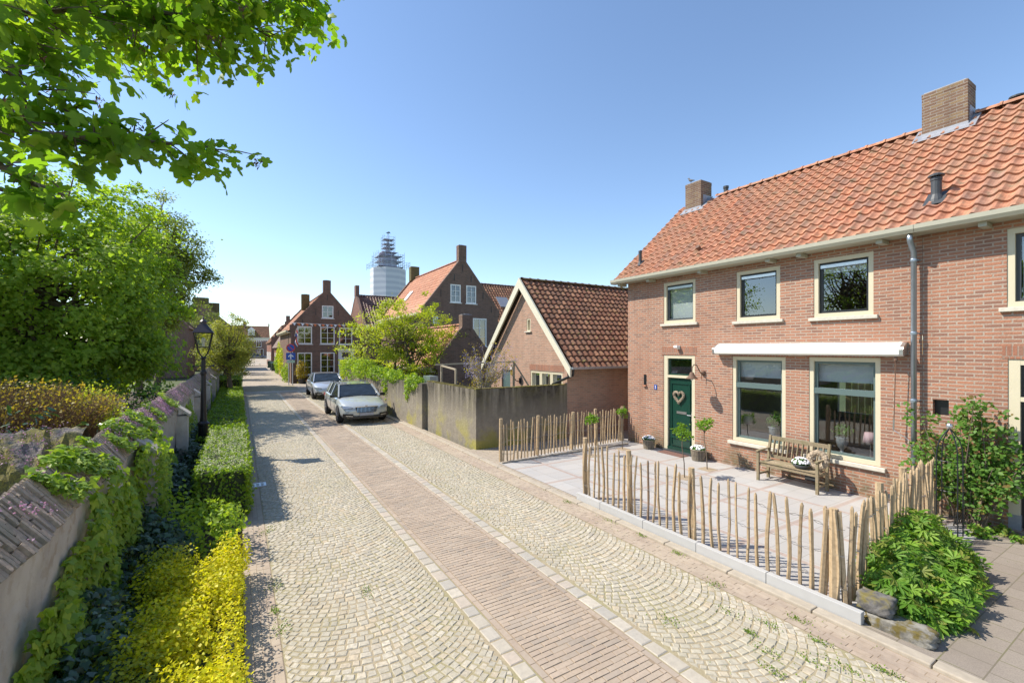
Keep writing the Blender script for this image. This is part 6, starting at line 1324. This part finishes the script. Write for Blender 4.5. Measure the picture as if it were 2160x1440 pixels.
tree('second large green tree reaching out of the left edge of the picture', (-11.0, 23, 0), (-11.0, 23, 5.8), (4.0, 4, 4.6), 260, 80, .16, 'tree1', SH_D, .5, .3, 3, zmin=1.2, fork=.3, limb_r=.09)
tree('tall olive green tree standing behind the very large bright green one', (-5.6, 41, 0), (-5.4, 41, 8.7), (3.7, 3.6, 4.3), 300, 150, .17, 'tree2', SH_D, .42, .3, 2, zmin=4, fork=.45, limb_r=.10)
tree('small round crowned street tree standing in the ground cover beside the street', (-.42, 32.0, 0), (-.55, 32.0, 3.05), (1.35, 1.35, 1.75), 150, 90, .09, 'sttree', SH_D, .2, .14, 1, zmin=1.3, fork=.45, limb_r=.035)
tree('second small street tree behind the first along the left side of the street', (-.9, 40.5, 0), (-.9, 40.5, 2.9), (1.5, 1.5, 1.9), 110, 70, .10, 'sttree', SH_D, .24, .14, 1, zmin=1.3, fork=.45)
for k, (x, y, h, lab) in enumerate(((-.3, 50, 3.2, 'third street tree, yellow green, further down the left side'), (-.6, 60, 3.3, 'fourth street tree down the left side of the street'), (.0, 72, 3.2, 'fifth street tree down the left side of the street'), (.6, 90, 3.4, 'last street tree before the far end of the street'))):
    tree(lab, (x - .6, y, 0), (x - .6, y, h - .5), (1.7, 1.9, 2.1), 80, 55, .15, 'sttree', SH_D, .34, .16, 1, zmin=.8, fork=.45)
tree('grey green conifer top behind the street trees on the left', (-3.3, 66, 0), (-3.3, 66, 4.4), (2.2, 2.2, 4.4), 90, 60, .16, 'tree2', SH_D, .4, .2, 1, zmin=1)
tree('spreading spring green ornamental tree behind the ivy covered wall', (7.7, 23.3, 0), (7.55, 23.2, 3.45), (2.95, 2.2, 2.15), 210, 80, .105, 'cherry', SH_D, .19, .10, 3, zmin=1.5, fork=.25, limb_r=.035, shell=.25)
t = thing('ivy', 'pale green ivy and creeper hanging over the further concrete wall', 'climber', (5.6, 19, 1.4)); ps = []
for (cy, cz, rx, ry, rz_, n) in ((16.6, 1.6, .3, .75, .38, 1000), (17.1, 1.25, .18, .35, .45, 420), (20.2, 1.35, .22, .5, .75, 700), (21.8, 1.75, .45, 1.3, .4, 900), (19.0, 1.75, .35, 1.0, .3, 650), (24.5, 1.85, .6, 1.8, .6, 1300), (27.5, 1.8, .6, 1.8, .7, 1300)): ps.append(blob((5.70, cy, cz), (rx, ry, rz_), n, .085, SH_I, .5))
leafobj('foliage', M['ivy'], ps, t)
hedge('bright green hedge at the corner of the side street behind the silver car', (6.0, 30.0, 0), (8.2, 33.2, 2.1), 5200, .12, 'cherry')
# wisteria
t = thing('wisteria', 'bare stemmed wisteria with pale purple flowers above the concrete wall', 'climber', (7, 13.9, 0)); mb = MB(); ends = []
for k in range(38):
    b = Vector((7.0 + random.uniform(-.15, .15), 13.3 + random.uniform(-.1, .1), 1.5)); a = random.uniform(0, 2 * pi); e = Vector((7.0 + random.uniform(-.8, 1.25), 13.4 + random.uniform(-.6, .8), random.uniform(1.7, 3.15))); mm_ = b.lerp(e, .5) + Vector((random.uniform(-.3, .3), random.uniform(-.2, .2), random.uniform(-.15, .2))); mb.tube([b, mm_, e], [.017, .010, .005], 5, cap=False); ends += [mm_, e, mm_.lerp(e, .5), b.lerp(mm_, .7)]
mb.obj('stems', M['poles'], t, uv=False); E_ = np.array([tuple(p) for p in ends]); P = np.repeat(E_, 8, 0) + rng.normal(0, .06, (len(E_) * 8, 3)); leafobj('leaves', M['privet'], [leafpts(P, unit(len(P)), .06, SH_D, .5)], t)
P = np.repeat(E_[(E_[:, 2] > 2.0)], 44, 0); P = P[rng.uniform(0, 1, len(P)) < .6] ; P = P + rng.normal(0, .05, (len(P), 3)) - np.array([0, 0, 1]) * rng.uniform(0, .22, len(P))[:, None]; leafobj('flowers', M['wist'], [leafpts(P, unit(len(P)), .032, SH_D, 1)], t)
t = thing('shrub', 'golden bamboo like shrub in a pot against the corner house behind the signs', 'shrub', (4.35, 41.3, 0)); leafobj('foliage', M['privet'], [blob((4.5, 41.3, 1.0), (.55, .4, .95), 900, .12, SH_D, .3)], t); mb = MB(); mb.lathe((4.5, 41.3, 0), [(.25, 0), (.33, .4)], 12); mb.obj('pot', M['black'], t)
t = thing('shrub', 'grey green shrub at the foot of the corner house beside the sign pole', 'shrub', (3.5, 44, 0)); leafobj('foliage', M['ivy'], [blob((3.45, 44, .8), (.35, 1.0, .9), 800, .12, SH_D, .4)], t)
t = thing('creeper', 'bright yellow green creeper covering the wall along the far street', 'climber', (3.8, 52, 0)); leafobj('foliage', M['cherry'], [blob((3.75, 51.5, 1.7), (.35, 2.0, 1.5), 1600, .15, SH_D, .4), blob((3.9, 56.5, 2.2), (.35, 2.2, 1.6), 1200, .16, SH_D, .4)], t); leafobj('darker_foliage', M['ivy'], [blob((3.7, 58, 1.2), (.3, 2.0, 1.2), 900, .14, SH_D, .4)], t)
# climbing rose, peonies on the right
t = thing('climbing_rose', 'tall climbing rose with reddish young shoots on the neighbouring house wall', 'climber', (10.1, 2.4, 0)); mb = MB(); P = []
for k in range(31):
    b = Vector((random.uniform(9.85, 10.15), random.uniform(2.1, 2.5), .05)); e = Vector((random.uniform(9.75, 10.33), random.uniform(1.72, 2.98), random.uniform(.8, 2.2))); m_ = b.lerp(e, .5) + Vector((random.uniform(-.1, .05), random.uniform(-.12, .12), .15)); mb.tube([b, m_, e], [.010, .007, .004], 5, cap=False)
    for _ in range(9): q = (b.lerp(m_, random.uniform(.5, 1)) if random.random() < .28 else m_.lerp(e, random.random())) + Vector((random.gauss(0, .05), random.gauss(0, .10), random.gauss(0, .08))); P.append(q)
mb.obj('stems', M['bark'], t, uv=False); P = np.array([tuple(p) for p in P]); P = np.repeat(P, 16, 0) + rng.normal(0, .05, (len(P) * 16, 3)); P[:, 0] = np.minimum(P[:, 0], 10.37); leafobj('foliage', M['rose'], [leafpts(P, unit(len(P)) * .6 + np.array([-.8, -.2, .7]), .066, SH_O, .5)], t)
def fern(name, lab, cells, n, size, mat='peony'):
    t = thing(name, lab, 'plant', (cells[0][0], cells[0][1], 0)); ps = []; mb = MB()
    for (x, y, r, h) in cells:
        m_ = int(n * r * r * 30); u = unit(m_); u[:, 2] = np.abs(u[:, 2]); P = np.array([x, y, .03]) + u * np.array([r, r, h]) * rng.uniform(.7, 1.15, m_)[:, None] ; ps.append(leafpts(P, N(u + np.array([-.3, 0, .9])), size, SH_P if size > .08 else SH_M, .42))
        m2 = m_ // 2; u = unit(m2); u[:, 2] = np.abs(u[:, 2]); P = np.array([x, y, .03]) + u * np.array([r, r, h]) * rng.uniform(.3, .8, m2)[:, None]; ps.append(leafpts(P, N(u + np.array([0, 0, .9])), size, SH_P if size > .08 else SH_M, .5))
        for _ in range(10): a = random.uniform(0, 6.3); mb.tube([(x, y, .02), (x + cos(a) * r * .7, y + sin(a) * r * .7, h * .85)], [.007, .004], 4)
    mb.obj('stems', M['hedge'], t, uv=False); leafobj('foliage', M[mat], ps, t)
fern('peony_bush', 'lush green lobed leaf plants spilling over the driveway beside the stone blocks', [(6.15, 2.0, .30, .46), (6.5, 2.12, .32, .58), (6.95, 2.2, .34, .60), (7.45, 2.25, .36, .70), (7.95, 2.3, .34, .58), (8.35, 2.35, .26, .48), (6.3, 1.7, .22, .30), (6.7, 1.8, .26, .40), (7.25, 1.85, .28, .40), (7.75, 1.95, .26, .42), (6.05, 1.78, .16, .26)], 105, .13)
fern('small_plant', 'small leafy plant growing at the foot of the wall by the neighbouring door', [(9.7, 2.15, .16, .2), (10.1, 1.98, .14, .16), (9.9, 1.75, .12, .12)], 70, .06)
# weeds in the paving joints
t = thing('weeds', 'tufts of weeds and moss in the paving joints', 'weeds', (4.5, 4, 0), kind='stuff'); ps = []
spots = [(4.3, 2.4), (4.55, 2.1), (4.75, 2.6), (4.2, 1.9), (4.9, 2.2), (4.6, 3.0), (5.0, 3.4), (5.33, 4.9), (5.35, 5.6), (5.3, 4.2), (5.1, 2.5), (4.95, 1.7), (4.5, 1.6), (5.9, .9), (6.3, .9), (6.9, 1.1), (7.4, .7), (.36, 5.2), (.38, 6.2), (.34, 4.0), (.35, 3.6), (.36, 8.1), (.33, 5.6), (1.3, 5.5), (3.9, 3.2), (5.55, 14.9), (5.5, 15.9), (5.5, 19), (5.45, 18), (5.3, 6.7), (9.9, 1.5), (8.9, 1.6), (4.1, 2.2), (4.45, 2.65), (4.0, 1.7), (4.7, 1.9)]
for (x, y) in spots: r = rng.uniform(.02, .055); u = unit(70); u[:, 2] = np.abs(u[:, 2]); P = np.array([x, y, .0]) + rng.normal(0, 1, (70, 3)) * np.array([r, r * 1.8, 0]) + np.array([0, 0, .012]); ps.append(leafpts(P, u, .02, SH_D, .6, (0, 0, 1)))
x = rng.uniform(3.7, 5.4, 900); y = rng.uniform(1.2, 12, 900); k_ = np.sin(x * 4 + y * 2.2) + np.sin(y * 3.7) > .5; P = np.stack([x, y, np.full(900, .004)], 1)[k_]; ps.append(leafpts(P, unit(len(P)) + np.array([0, 0, .5]), .016, SH_D, .6, (0, 0, 1)))
leafobj('tufts', M['hedge2'], ps, t)
# ---------------- overhanging maple, rooted outside the left edge of the frame
mt = thing('maple_tree', 'maple branches with lobed leaves hanging into the top left corner', 'tree', (-5.2, 5.4, 0)); mb = MB(); LP, LN, SD = [], [], []
root = Vector((-5.2, 5.4, 0)); fork = Vector((-5.0, 5.2, 3.2)); mb.tube([root, root.lerp(fork, .5) + Vector((.08, 0, 0)), fork], [.24, .19, .16], 10)
def limb(pix, w0, twigs, dens, spread=.10, hang=.05, link=True, tl=.3):
    spread *= 1.35; twigs = int(twigs * .9)
    pts = [at(*p) for p in pix]
    if link: mb.tube([fork, fork.lerp(pts[0], .5) + Vector((0, 0, .35)), pts[0]], [.07, .045, w0], 7, cap=False)
    mb.tube(pts, [w0 * (1 - .75 * i / (len(pts) - 1)) for i in range(len(pts))], 6)
    seg = [(pts[i+1] - pts[i]).length for i in range(len(pts) - 1)]; tot = sum(seg)
    def along(f):
        d = f * tot
        for i, s in enumerate(seg):
            if d <= s or i == len(seg) - 1: return pts[i].lerp(pts[i+1], min(1, d / s)), (pts[i+1] - pts[i]).normalized()
            d -= s
    for k in range(twigs):
        p, d = along((k + random.random()) / twigs); v = Vector((random.gauss(0, 1), random.gauss(0, 1), random.gauss(-.05, .6))).normalized() * spread * random.uniform(.5, 1.5) * (tl / .3) + d * random.uniform(.02, .14); e = p + v; mb.tube([p, p.lerp(e, .5) + Vector((0, 0, .01)), e], [.005, .004, .002], 4, cap=False)
        for _ in range(dens):
            q = p.lerp(e, random.uniform(.3, 1.25)) + Vector((random.gauss(0, .045), random.gauss(0, .045), random.gauss(-hang * .6, hang * .7))); LP.append(tuple(q))
        if random.random() < .16: SD.append(tuple(e + Vector((0, 0, -.03))))
limb([(-60, 320, 2.0), (0, 350, 2.05), (60, 385, 2.1), (110, 400, 2.1), (135, 412, 2.15)], .022, 13, 4, .07)
limb([(-60, 262, 2.2), (0, 272, 2.25), (140, 286, 2.4), (250, 292, 2.6), (330, 300, 2.75), (400, 306, 2.85), (462, 316, 2.95)], .016, 40, 6, .12)
limb([(-60, 90, 2.2), (0, 140, 2.3), (40, 172, 2.4), (90, 205, 2.5), (160, 245, 2.6), (190, 270, 2.7)], .014, 24, 5, .11)
limb([(-80, 200, 2.3), (0, 225, 2.3), (60, 260, 2.4), (110, 300, 2.5)], .012, 11, 4, .09)
limb([(60, -60, 2.8), (130, 45, 3.2), (190, 85, 3.5), (240, 110, 3.7), (290, 130, 3.8)], .014, 34, 6, .17, tl=.32)
limb([(-60, 20, 2.4), (60, 30, 2.6), (160, 20, 2.8), (260, 40, 3.0), (370, 60, 3.2), (440, 85, 3.3)], .018, 60, 6, .17, tl=.4)
limb([(120, -60, 2.6), (250, 5, 2.9), (360, 30, 3.1), (480, 36, 3.3), (520, 50, 3.4), (570, 80, 3.5)], .018, 60, 6, .16, tl=.36)
limb([(300, -80, 2.7), (420, -20, 3.0), (530, -5, 3.2), (620, 0, 3.4), (670, 8, 3.5)], .014, 56, 7, .14, tl=.32)
limb([(-100, -60, 2.2), (0, 40, 2.4), (40, 80, 2.5), (90, 105, 2.6)], .014, 22, 6, .12, tl=.3)
limb([(-60, 390, 2.2), (0, 400, 2.2), (70, 420, 2.3), (100, 430, 2.35)], .012, 6, 3, .07)
limb([(200, -90, 3.0), (300, -30, 3.2), (400, 0, 3.5), (500, 5, 3.7)], .012, 40, 6, .2, tl=.4)
mb.obj('trunk', M['bark'], mt, uv=False); P = np.array(LP)
leafobj('leaves', M['maple'], [leafpts(P, N(unit(len(P)) * .9 + np.array([0, 0, .75])), .088, SH_M, .5, (.1, 0, -.75))], mt)
S = np.array(SD); P = np.repeat(S, 16, 0) + rng.normal(0, .018, (len(S) * 16, 3)); leafobj('seed_clusters', M['seed'], [leafpts(P, unit(len(P)), .03, SH_L, 1, (0, 0, -1))], mt)
tree('leafy maple behind the left garden wall outside the frame', (-9.4, 11.5, 0), (-9.4, 11.5, 6.2), (2.8, 2.8, 2.6), 130, 40, .14, 'tree1', SH_D, .4, .22, 2, zmin=3, fork=.5, limb_r=.06)

# small bird on the left chimney
M['bird'] = plain('bird_grey', (.12, .12, .13), .8); bx, by, bz = 13.15, 9.88, 8.56
t = thing('bird', 'tiny grey pigeon sitting on the left chimney of the brick house', 'bird', (bx, by, bz)); mb = MB(); mb.tube([(bx, by - .15, bz + .04), (bx, by - .08, bz + .06), (bx, by - .02, bz + .07), (bx, by + .04, bz + .10), (bx, by + .065, bz + .14), (bx, by + .08, bz + .17), (bx, by + .10, bz + .175), (bx, by + .13, bz + .17)], [.008, .022, .042, .040, .024, .026, .018, .003], 10); mb.obj('body', M['bird'], t, smooth=True, uv=False)
for s_ in (-1, 1): mb = MB(); mb.tube([(bx + s_ * .015, by, bz + .04), (bx + s_ * .015, by, bz)], .004, 5); mb.obj('leg', M['rust'], t)
